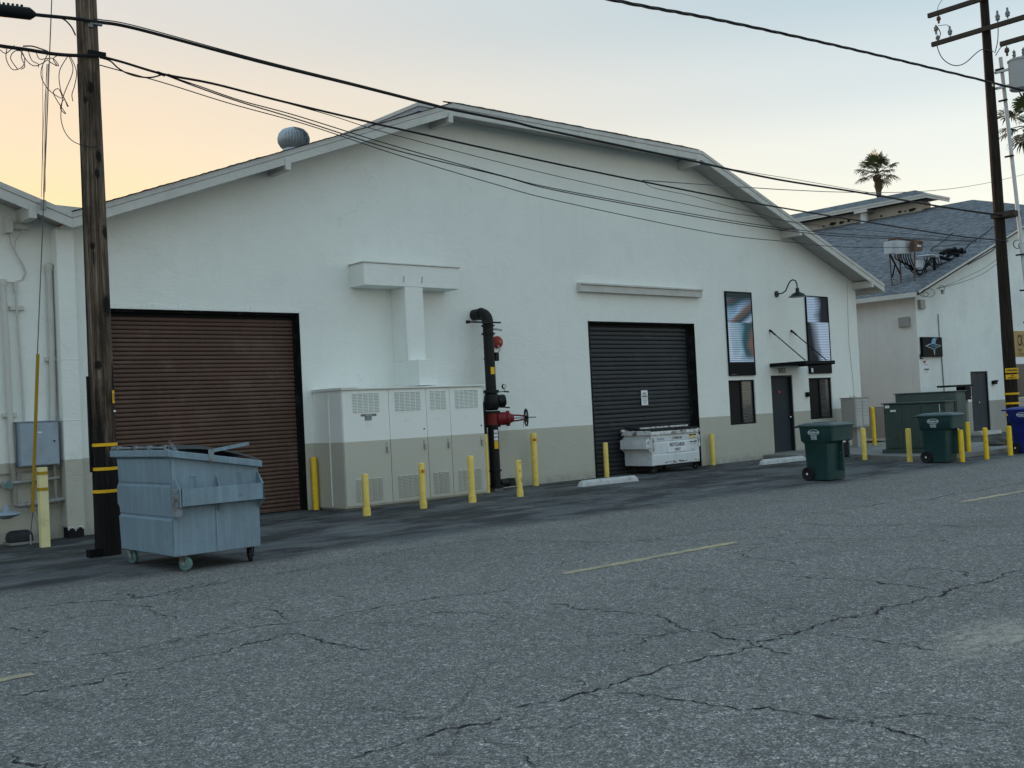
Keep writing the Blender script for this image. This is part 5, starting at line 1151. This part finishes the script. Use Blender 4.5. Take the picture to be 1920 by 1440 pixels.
# ================================================================ left wooden pole
t = thing('utility_pole', 'weathered brown wooden utility pole with yellow bands, standing behind the grey dumpster', 'utility pole', (5.2,-3.0,0))
PLx, PLy = 5.20, -3.0
m = MB(); n = 40; segs = 60; vs = []; fs = []
for i in range(segs+1):
    z = 9.4*i/segs; r = .156-.0042*z
    for k in range(n):
        a = 2*PI*k/n; q = r*(1+.018*math.sin(a*7+z*.6)+.012*math.sin(a*13-z*1.7)+random.gauss(0,.006)); vs.append((PLx+q*math.cos(a), PLy+q*math.sin(a), z))
for i in range(segs):
    for k in range(n): j = (k+1) % n; fs.append((i*n+k, i*n+j, (i+1)*n+j, (i+1)*n+k))
m.add(vs, fs).build('pole', M['poleL'], t, True)
for z in (1.385, 1.085, .805): MB().cyl((PLx,PLy,z-.02),(PLx,PLy,z+.02),.162,n=36,cap=False).build('yellow_band', M['tag_yellow'], t, True)
o = wp(212, 745, -3.15); MB().box(o.x-.012, o.x+.012, -3.166, -3.155, 1.90, 2.06).build('pole_tag', M['tag_yellow'], t)
m = MB(); put_text(m, '1284507E', .024, (o.x,-3.1675,1.98), (0,0,-1), (1,0,0)); m.build('tag_lettering', M['ink'], t)
MB().cyl((o.x+.01,-3.15,1.80),(o.x+.01,-3.165,1.80),.014,n=8).build('tag_rosette', M['white'], t)
MB().prism([(PLx-.16,-3.02,1.05),(PLx-.16,-2.98,1.05),(PLx-.16,-2.98,2.25),(PLx-.16,-3.02,2.25)], (-.025,0,0)).build('ground_moulding', M['black'], t)
MB().tube([(PLx-.158,-3.0,2.25),(PLx-.15,-3.0,4.0),(PLx-.14,-3.0,6.2)], .007, 5).build('ground_wire', M['wire'], t)
MB().box(PLx-.27, PLx-.13, -3.12, -2.98, .0, .10).build('base_box', M['black'], t)
MB().cyl((PLx,-3.12,6.66),(PLx,-3.12,6.75),.035,n=10).build('top_clamp', M['insul'], t); MB().box(PLx-.02, PLx+.14, -3.16, -3.11, 6.70, 6.74).build('bolt_plate', M['insul'], t)
MB().box(PLx-.05, PLx+.17, -3.16, -3.11, 6.30, 6.36).build('lower_clamp', M['black'], t)

# ================================================================ right pole with crossarms
PRx, PRy = 30.9, -3.0
t = thing('utility_pole', 'dark creosoted utility pole at right with crossarms, yellow warning signs and yellow bands', 'utility pole', (PRx,PRy,0))
m = MB(); vs = []; fs = []; n = 28; segs = 40
for i in range(segs+1):
    z = 13.4*i/segs; r = .175-.0045*z; cx = PRx+.03-.018*z
    for k in range(n):
        a = 2*PI*k/n; q = r*(1+.02*math.sin(a*6+z)+random.gauss(0,.006)); vs.append((cx+q*math.cos(a), PRy+q*math.sin(a), z))
for i in range(segs):
    for k in range(n): j = (k+1) % n; fs.append((i*n+k, i*n+j, (i+1)*n+j, (i+1)*n+k))
m.add(vs, fs).build('pole', M['poleR'], t, True)
ax = PRx-.36
for z, y0, y1 in ((12.53,-1.41,-4.9),(11.66,-1.47,-4.9),(11.10,-3.45,-4.9)):
    MB().box(ax-.05, ax+.05, y1, y0, z-.07, z+.06).build('crossarm', M['arm'], t, bev=.006)
def insulator(x, y, z, s=1, down=True, mat='insul'):
    k = -1 if down else 1; MB().lathe([(.015,0),(.02,.05*k*s),(.06,.07*k*s),(.055,.11*k*s),(.07,.14*k*s),(.06,.18*k*s),(.03,.22*k*s),(.03,.30*k*s),(0,.32*k*s)], (x,y,z), (0,0,1), 12).build('insulator', M[mat], t, True)
insulator(ax,-1.72,12.46,.8,True,'insul_brown'); insulator(ax,-1.62,12.2,.9); insulator(ax-.03,-2.05,11.72,1.0,False); insulator(ax,-1.66,11.9,.7); insulator(ax,-3.42,11.72,1.1,False); insulator(ax,-3.70,11.75,1.0,False); insulator(ax,-3.45,12.6,.9,False,'insul_brown'); insulator(ax,-3.62,11.0,.9,True,'insul_brown'); insulator(ax,-3.8,12.62,.9,False)
def cr(P_, k_=7):
    P_ = [Vector(p) for p in P_]; Q_ = [P_[0]]+P_+[P_[-1]]; o_ = []
    for i in range(1, len(Q_)-2):
        for j in range(k_): u = j/k_; a,b,c,d = Q_[i-1:i+3]; o_.append(.5*((2*b)+(c-a)*u+(2*a-5*b+4*c-d)*u*u+(3*b-a-3*c+d)*u**3))
    return o_+[P_[-1]]
w = MB(); _t = w.tube; w.tube = lambda p, r, n: _t(cr(p), r, n)
w.tube([(ax,-1.64,12.18),(ax,-1.75,11.9),(ax,-1.62,11.65),(ax,-1.75,11.2),(ax,-2.05,10.90),(ax,-2.4,10.85),(ax,-2.9,11.1),(ax,-3.25,10.95)], .014, 5); w.tube([(ax,-3.42,11.6),(ax,-3.38,11.2),(ax,-3.28,10.9)], .013, 5); w.tube([(ax,-3.60,11.05),(ax,-3.45,11.0),(ax,-3.30,10.82)], .013, 5); w.tube([(ax,-1.7,12.15),(ax,-1.95,12.1),(ax,-2.05,11.98)], .009, 5); w.tube([(ax,-2.0,12.95),(ax,-1.75,12.75),(ax,-1.7,12.5)], .008, 5)
w.build('jumper_wires', M['wire'], t, True)
MB().cyl((30.93,-3.26,10.85),(30.95,-3.78,.2),.055,n=14).build('riser_conduit', M['conduit'], t, True)
for z in (10.5,9.6,8.0,5.2,4.2,3.3): 
    y = -3.26-(10.85-z)*.049; MB().box(30.80, 30.87, y-.10, y+.14, z-.02, z+.02).build('standoff_bracket', M['black'], t)
def face(p): return PRx+.03-.018*p
dsg = Vector((-.83,-.56,0)).normalized(); rsg = Vector((.56,-.83,0)).normalized()
for zz in (1.985, 1.805):
    c_ = Vector((PRx+.03,PRy,zz))+dsg*.205; U = Vector((0,0,1))
    MB().prism([c_-rsg*.17-U*.065, c_+rsg*.17-U*.065, c_+rsg*.17+U*.065, c_-rsg*.17+U*.065], dsg*-.012).build('warning_sign', M['tag_yellow'], t)
    m = MB(); c_ = c_+dsg*.003
    if zz > 1.9: put_text(m, 'OVERHEAD', .08, c_, rsg, sx=.70, bold=.003)
    else: put_text(m, 'SEE', .05, c_+U*.028, rsg, bold=.002); put_text(m, 'INSTRUCT.', .055, c_-U*.03, rsg, sx=.8, bold=.002)
    m.build('warning_lettering', M['ink'], t)
for z in (1.33, 1.06, .74): MB().cyl((PRx+.02,PRy,z-.028),(PRx+.02,PRy,z+.028),.196,n=28,cap=False).build('yellow_band', M['tag_yellow'], t, True)
MB().box(30.68, 30.72, -3.10, -2.98, 10.15, 10.28).build('pole_tag', M['white'], t); MB().box(30.66,30.70,-3.12,-2.96,10.02,10.11).build('pole_tag', M['cream'], t)
MB().box(30.6,31.1,-3.5,-2.85,6.30,6.45).build('cable_bracket', M['arm'], t)
t = thing('pole_transformer', 'grey cylindrical transformer hanging beside the right utility pole', 'transformer', (PRx-.15,-3.86,9.85))
MB().lathe([(0,0),(.28,0),(.30,.02),(.30,.78),(.32,.79),(.32,.83),(.27,.86),(0,.87)], (PRx-.15,-3.86,9.75), (0,0,1), 30).build('tank', M['xgrey'], t, True)
for y in (-3.72,-3.98): MB().lathe([(.05,0),(.055,.06),(.035,.08),(.055,.14),(.035,.16),(.05,.22),(.02,.26),(0,.30)], (PRx-.15,y,10.62), (0,0,1), 12).build('bushing', M['insul'], t, True)
MB().box(PRx-.1, PRx-.02, -3.58, -3.12, 10.40, 10.46).build('hanger', M['steel'], t); MB().box(PRx-.1, PRx-.02, -3.58, -3.12, 9.95, 10.01).build('hanger', M['steel'], t)

# ================================================================ overhead lines
def span(name, label, px, Y, r, mat='cable', pre=(), post=(), cat='cable', wob=0):
    pts = [Vector(p) for p in pre]+[wp(x, y, Y) for x, y in px]+[Vector(p) for p in post]
    # smooth with Catmull-Rom
    out = []
    P = [pts[0]]+pts+[pts[-1]]
    for i in range(1, len(P)-2):
        n = 8
        for k in range(n):
            u = k/n; a, b, c, d = P[i-1], P[i], P[i+1], P[i+2]
            out.append(.5*((2*b)+(c-a)*u+(2*a-5*b+4*c-d)*u*u+(3*b-a-3*c+d)*u**3))
    out.append(pts[-1])
    o = MB().tube(out, r, 6).build(name, M[mat], None, True); return tag(o, label, cat, None)
def on(y): return lambda *q: q
TOP = ((175,40),(190,42),(260,55),(480,114),(670,161),(800,194),(845,205),(960,228),(1012,241),(1168,274),(1300,302),(1450,335),(1612,361),(1769,388),(1866,402),(1890,405))
span('power_cable', 'thick black cable, topmost span between the poles, grazing the roof ridge', TOP, -3.15, .021)
span('messenger_wire', 'thin wire lashed just above the topmost thick cable', [(x, y-5 if x < 400 else y-4+.004*(x-400)) for x, y in TOP], -3.15, .007, 'wire')
span('communication_cable', 'black cable in the middle of the wall, second thickest span between the poles', ((178,103),(228,116),(306,139),(400,157),(525,189),(697,230),(740,240),(1052,309),(1334,366),(1456,388),(1612,414),(1784,441),(1869,450),(1890,452)), -3.15, .016)
span('service_wire', 'thin wire splitting off below the middle black cable', ((480,178),(525,190),(619,216),(747,255),(1052,332),(1337,393),(1425,407),(1581,427),(1831,450)), -3.12, .006, 'wire')
span('service_wire', 'upper of the paired thin wires crossing the cream wall', ((306,139),(369,160),(453,189),(556,217),(744,275),(940,329),(1052,356),(1337,408),(1487,430),(1612,441),(1831,452)), -3.10, .008, 'wire')
span('service_wire', 'lower of the paired thin wires crossing the cream wall', ((306,139),(369,163),(453,192),(556,223),(744,282),(940,330),(1052,359),(1337,412),(1487,434),(1612,445),(1831,453)), -3.08, .009, 'wire')
span('service_wire', 'lowest thin wire crossing the cream wall', ((187,122),(306,155),(431,194),(556,228),(634,253),(744,290),(927,345),(1052,378),(1337,437),(1475,453),(1581,463),(1737,463),(1862,453)), -3.14, .007, 'wire')
span('slack_loop', 'drooping slack loop of cable just right of the left pole', ((187,108),(206,114),(222,128),(240,138),(262,144),(285,145),(306,139)), -3.15, .010)
for k, px in enumerate((302, 322)):
    p = wp(px, 137+ (px-302)*.25, -3.16); q = MB().cyl(p+Vector((-.05,0,0)), p+Vector((.05,0,-.02)), .022, n=8); tag(q.build('cable_clamp', M['black'], None), ['left', 'right'][k]+' cable clamp on the middle cable right of the left pole', 'clamp')
# left of the pole
span('power_cable', 'thick cable running left from the left pole into the black splice case', ((-70,10),(0,20),(70,28),(140,35),(178,41)), -3.15, .022)
s0, s1 = wp(-40,15,-3.15), wp(66,27,-3.15); sp_ = MB().tube([s0, s0.lerp(s1,.02), s0.lerp(s1,.9), s1], [.03,.075,.075,.03], 16)
for k in range(9): c = s0.lerp(s1, .12+.08*k)+Vector((0,0,.08)); sp_.box(c.x-.012, c.x+.012, c.y-.012, c.y+.012, c.z-.02, c.z+.02)
tag(sp_.build('splice_case', M['black'], None, True), 'black cylindrical cable splice case at the top left corner', 'splice case')
span('communication_cable', 'black cable running left from the left pole above the wire tangle', ((-60,76),(0,86),(50,93),(100,101),(140,104),(180,104)), -3.15, .022)
tg = thing('wire_tangle', 'tangle of thin looped wires hanging beside the left pole', 'wire tangle', wp(60,110,-3.15))
def loop(pts, r=.0055, mat='wire'):
    P = [wp(x, y, -3.13-.02*random.random()) for x, y in pts]; out = []; Q = [P[0]]+P+[P[-1]]
    for i in range(1, len(Q)-2):
        for k in range(6):
            u = k/6; a, b, c, d = Q[i-1:i+3]; out.append(.5*((2*b)+(c-a)*u+(2*a-5*b+4*c-d)*u*u+(3*b-a-3*c+d)*u**3))
    out.append(P[-1]); MB().tube(out, r, 5).build('loop', M[mat], tg)
T3 = lambda *q: [(x/3, y/3) for x, y in q]
loop(T3((0,280),(30,300),(60,280),(80,255))); loop(T3((40,265),(35,330),(70,390),(120,380),(140,340),(120,290),(80,290),(60,330),(100,390))); loop(T3((110,275),(150,340),(190,370),(230,360),(270,335))); loop(T3((60,270),(20,270),(5,250)))
loop(T3((130,270),(120,320),(140,370),(120,390))); loop(T3((160,290),(180,340),(215,360),(215,380))); loop(T3((200,280),(220,330),(260,330),(300,330),(330,370),(300,360),(270,340))); loop(T3((275,290),(235,380),(235,440),(270,500),(320,540),(350,550),(330,500),(300,520),(330,580),(370,640),(340,610),(360,560),(385,600)))
loop(T3((385,310),(335,400),(340,500),(365,560),(380,600))); loop(T3((390,320),(410,400),(360,530),(345,610),(345,680),(370,750),(420,800),(500,825),(550,822))); loop(T3((395,315),(430,400),(420,480),(405,530),(410,570))); loop(T3((340,305),(300,330),(320,370),(280,350))); loop(T3((130,260),(180,260),(230,275),(270,290)), .009)
loop(T3((310,95),(360,110),(400,150),(425,200)), .010, 'cable')
for k, (a, b) in enumerate((((240,370),(232,1110)),((262,360),(248,1090)),((272,360),(255,1080)),((268,360),(245,1120)))): span('drop_wire', ['leftmost','second','third','fourth'][k]+' of four thin drop wires falling from the tangle to the left eave', T3(a, ((a[0]+b[0])/2-6*k+4, (a[1]+b[1])/2), b), -.75, .0035, 'wire_grey')
c = wp(83, 384, -.72); tag(MB().box(c.x-.03, c.x+.03, c.y, c.y+.06, c.z-.07, c.z+.07).build('drop_wire_box', M['pgrey'], None), 'small grey junction box on the left bargeboard under the drop wires', 'junction box')
# guy wire with yellow guard
g0 = Vector((5.13,-.55,.12)); 
t = thing('guy_wire', 'thin guy wire with yellow plastic guard in front of the grey electrical box', 'guy wire', (5.13,-.55,0))
gt = [wp(x, y, Y) for x, y, Y in ((57,1003,-.50),(62,958,-.56),(70,665,-1.0),(84,330,-1.5),(97,0,-2.0),(101,-80,-2.15))]
MB().tube(gt, .007, 6).build('wire', M['wire_grey'], t); MB().tube([wp(61,960,-.60), wp(71,664,-1.05)], .024, 8).build('yellow_guard', M['ochre'], t, True); MB().tube([Vector((gt[0].x,gt[0].y,0)), gt[0]], .014, 6).build('anchor_rod', M['steel'], t)
# twisted service cable at upper right, nearer than the poles
big = []
for x, y, d in ((500,-170,9),(800,-85,12),(1150,0,16),(1340,36,19),(1535,78,22),(1720,121,25.5),(1920,170,29.5),(2100,216,33)): big.append(CAM+ray(x, y).normalized()*d*1.12)
out = []; Q = [big[0]]+big+[big[-1]]
for i in range(1, len(Q)-2):
    for k in range(22):
        u = k/22; a, b, c, d = Q[i-1:i+3]; out.append(.5*((2*b)+(c-a)*u+(2*a-5*b+4*c-d)*u*u+(3*b-a-3*c+d)*u**3))
t = thing('twisted_service_cable', 'thick twisted black service cable sagging across the upper right sky', 'cable', big[2])
for ph in (0, 2*PI/3, 4*PI/3): MB().tube([p+Vector((0, .018*math.cos(i*.55+ph), .018*math.sin(i*.55+ph))) for i, p in enumerate(out)], .014, 6).build('strand', M['cable'], t, True)
# far thin line behind and loop
a = wp(1205, 338, -3.15); b_ = CAM+ray(1920, 327).normalized()*62; c_ = CAM+ray(2100, 322).normalized()*72
tag(MB().tube([a]+[a.lerp(b_, k/12)-Vector((0,0,1.2*math.sin(PI*k/12)*.45)) for k in range(1,12)]+[b_, c_], .010, 5).build('far_wire', M['wire_grey'], None), 'thin grey wire running almost level past the palm tree', 'cable')
span('service_wire', 'thin slack wire sagging from the middle cable under the right rake', ((1205,338),(1225,352),(1290,366),(1360,385),(1420,400),(1500,420),(1600,432)), -3.13, .005, 'wire')
span('service_wire', 'thin grey wire under the topmost cable right of the roof', ((1365,316),(1420,325),(1500,338),(1580,352),(1645,364),(1769,390)), -2.9, .006, 'wire_grey')
# wires around the right pole
span('service_drop', 'black drop wire from the middle cable down to the weatherheads', ((1786,437),(1765,455),(1745,470)), -1.5, .016, post=((34.9,.6,6.2),))
span('service_drop', 'black drop wire from the right pole to the upper weatherhead', ((1862,425),(1845,440),(1820,456),(1806,472)), -1.2, .018)
span('service_drop', 'black drop wire from the right pole to the lower weatherhead at the bargeboard', ((1868,460),(1860,470),(1840,482),(1815,496)), -1.0, .018)
span('service_drop', 'upper thin drop wire from right pole to the gable hooks', ((1890,470),(1850,500),(1810,520),(1775,535),(1757,540)), -.6, .007, 'wire')
span('service_drop', 'lower thin drop wire from right pole to the gable hooks', ((1890,478),(1845,512),(1800,530),(1755,542)), -.55, .008, 'wire')
t = thing('gable_wire_loops', 'thin wire loops hooked under the neighbouring bargeboard', 'wire', wp(1745,545,-.35))
for cx, cy, rx_, ry_ in ((1741,549,12,8),(1766,541,5,6),(1733,552,8,4)):
    MB().tube([wp(cx+rx_*math.cos(a_), cy+ry_*math.sin(a_), -.34) for a_ in [2*PI*k/20 for k in range(21)]], .007, 5, False).build('loop', M['wire'], t)
MB().box(32.55,32.65,-.34,-.28,4.52,4.66).build('hook_box', M['pgrey'], t)
t = thing('pole_wire_coil', 'coiled wire loops at mid height on the right pole', 'wire', wp(1912,463,-3.25))
for cx, cy, r_ in ((1908,458,8),(1916,461,6)): MB().tube([wp(cx+r_*math.cos(a_), cy+r_*math.sin(a_), -3.3) for a_ in [2*PI*k/18 for k in range(19)]], .012, 5, False).build('loop', M['cable'], t)

# ================================================================ service rack on the neighbouring roof
t = thing('roof_service_rack', 'rusty steel rack with white electrical boxes and looping black cables on the grey roof', 'electrical rack', (33,1,4.9))
zr = lambda x: zN(x)+.16
legs = [wp(1666,450,1.35), wp(1685,447,1.1), wp(1713,452,.75)]
def rp(px, py, Y): return wp(px, py, Y)
F4 = lambda x, y: (1460+x/3.891, 330+y/3.891)
for (x0_, y0_, x1_, y1_, Y, r_) in ((800,465,828,805,1.20,.022),(875,455,895,795,.95,.026),(992,478,992,778,.55,.028)):
    a, b = wp(*F4(x0_,y0_), Y), wp(*F4(x1_,y1_), Y); MB().cyl((b.x,b.y,zr(b.x)-.02), a, r_, n=8).build('leg', M['rust'], t)
a, b, c = wp(*F4(800,465),1.20), wp(*F4(875,455),.95), wp(*F4(1050,482),.55); MB().tube([a,b,c], .035, 6).build('top_rail', M['rust'], t)
MB().tube([wp(*F4(812,570),1.2), wp(*F4(850,640),1.1), wp(*F4(830,735),1.15)], .025, 6).build('brace', M['black'], t); MB().tube([wp(*F4(810,570),1.2), wp(*F4(890,720),.95)], .025, 6).build('brace', M['black'], t)
def rbox(q, Y, d, name, mat): 
    P_ = [wp(*F4(x, y), Y) for x, y in q]; MB().prism(P_, (0,d,0)).build(name, mat, t)
rbox([(806,475),(868,468),(868,566),(812,566)], 1.05, .2, 'white_box', M['conduit']); rbox([(880,470),(978,478),(978,566),(884,566)], .85, .2, 'white_box', M['conduit']); rbox([(985,475),(1052,480),(1050,545),(992,545)], .60, .15, 'rusty_box', M['rust']); rbox([(1000,615),(1055,612),(1055,668),(1003,668)], .62, .12, 'small_box', M['conduit']); rbox([(1010,500),(1040,505),(1040,520),(1010,518)], .58, .01, 'box_slot', M['conduit'])
for k in range(7):
    sx = 848+20*k if k < 2 else 892+17*(k-2); dp = 625+16*k+random.uniform(-20,20); ex, ey = 1120+random.uniform(-40,50), 600+random.uniform(-40,25)
    pts = [(sx,568),(sx+4,600),(sx+30+4*k,dp),(sx+80+8*k,min(718,dp+25)),(1040+5*k,690-4*k),(ex,ey)]; Y = .80-.02*k
    P_ = [wp(*F4(x, y), Y) for x, y in pts]; Q = [P_[0]]+P_+[P_[-1]]; out = []
    for i in range(1, len(Q)-2):
        for j in range(6): u = j/6; a,b,c,d = Q[i-1:i+3]; out.append(.5*((2*b)+(c-a)*u+(2*a-5*b+4*c-d)*u*u+(3*b-a-3*c+d)*u**3))
    MB().tube(out, .021, 5).build('cable', M['cable'], t)
for (ax_0, ay_0, ax_1, ay_1) in ((1180,565,1280,535),(1200,570,1330,540),(1240,575,1350,556),(1230,585,1300,575),(1180,590,1365,660),(1190,600,1340,648)):
    a, b = wp(*F4(ax_0,ay_0), .5), wp(*F4(ax_1,ay_1), .4); MB().tube([a, a.lerp(b,.5)+Vector((0,0,.05)), b], .05, 8).build('mast_arm', M['black'], t, True)
    MB().lathe([(.03,-.06),(.07,-.02),(.08,.04),(.03,.08)], b, (b-a).normalized(), 10).build('weatherhead', M['black'], t, True)
for k in range(7):
    q = [(1060+20*k,600),(1090+18*k,640+random.uniform(-10,25)),(1160+18*k,655+random.uniform(-15,20)),(1240+12*k,650+random.uniform(-30,8)),(1300+6*k,610+random.uniform(-50,45))]
    P_ = [wp(*F4(x, y), .5) for x, y in q]; Q = [P_[0]]+P_+[P_[-1]]; out = []
    for i in range(1, len(Q)-2):
        for j in range(5): u = j/5; a,b,c,d = Q[i-1:i+3]; out.append(.5*((2*b)+(c-a)*u+(2*a-5*b+4*c-d)*u*u+(3*b-a-3*c+d)*u**3))
    MB().tube(out, .016, 5).build('cable', M['cable'], t)
a = wp(*F4(1138,688), .45); MB().cyl((a.x,a.y,zr(a.x)-.02),(a.x,a.y,zr(a.x)+.42),.045,n=10).build('mast_stub', M['black'], t)
for k in range(5): a, b = wp(*F4(1000+20*k,590-4*k), .6), wp(*F4(1130+10*k,575+6*k), .5); MB().tube([a,b], .03, 6).build('conduit', M['steel'], t)
t['kind'] = 'thing'; del t['kind']

# ================================================================ palms
def palm(px, py, dist, crown, label, nfr, h_extra=0):
    c = CAM + ray(px, py).normalized()*dist
    t = thing('palm_tree', label, 'palm tree', (c.x, c.y, 0))
    pts = []; n = 24; bend = .02*dist
    for i in range(n+1):
        u = i/n; pts.append((c.x+.25*math.sin(u*2.2)-.25*math.sin(2.2), c.y, u*(c.z-.12*crown)))
    rad = [.36-.16*(i/n)+.02*random.random() for i in range(n+1)]; rad = [r*.62 for r in rad]; rad[-1] = .22; rad[-2] = .25; rad[-3] = .19
    MB().tube(pts, [r*crown/1.75 for r in rad], 12).build('trunk', M['trunk'], t, True)
    sk = MB()
    for k in range(26):
        a = random.uniform(0,2*PI); zz = c.z-.15*crown-random.uniform(0,.6)*crown; r0 = .17*crown/1.75; p = Vector((c.x+r0*math.cos(a), c.y+r0*math.sin(a), zz)); o = Vector((math.cos(a), math.sin(a), 0))
        sk.add([p+Vector((0,0,.1)), p+o*.22+Vector((0,0,.16)), p+o*.06-Vector((0,0,.12))], [(0,1,2)])
    struct(sk.build('leaf_bases', M['frond_dead'], t), 'stuff')
    base = Vector((c.x, c.y, c.z-.05*crown))
    for k in range(nfr):
        a = 2.4*k+random.uniform(-.3,.3); el = R(84-122*(k/nfr)+random.uniform(-8,8)); 
        d = Vector((math.cos(a)*math.cos(el), math.sin(a)*math.cos(el), math.sin(el))); L = crown*random.uniform(.50,.66)
        tip = base+d*L*(.95 if el > 0 else .85); s = d.cross(Vector((0,0,1))).normalized(); nrm = s.cross(d).normalized()
        m = MB().tube([base, base.lerp(tip,.55)+Vector((0,0,.02*crown)), tip], [.035,.028,.02], 5)
        nl = 19; fl = crown*random.uniform(.42,.54)
        for j in range(nl):
            th = R(-105+210*j/(nl-1)); dir_ = (d*math.cos(th)+s*math.sin(th)).normalized(); l = fl*(.70+.30*math.cos(th*.8))*random.uniform(.85,1.1); w_ = crown*.030
            side = dir_.cross(nrm).normalized()*w_; fold = nrm*(.012*crown)*(1 if j % 2 else -1); drop = Vector((0,0,-1))*l*random.uniform(.12,.42)
            p1 = tip+dir_*l*.5+fold; p2 = tip+dir_*l*.80+drop*.35; p3 = tip+dir_*l*.92+drop
            m.add([tip, p1-side, p1+side, p2-side*.55, p2+side*.55, p3], [(0,1,2),(1,3,4,2),(3,5,4)])
        m.build('frond', M['frond'] if k < nfr*.9 else M['frond_dead'], t)
    return t
palm(1645, 322, 95, 1.95, 'tall fan palm rising behind the neighbouring roof', 22)
palm(1932, 232, 62, 1.9, 'fan palm cut off by the right edge behind the pole transformer', 18)
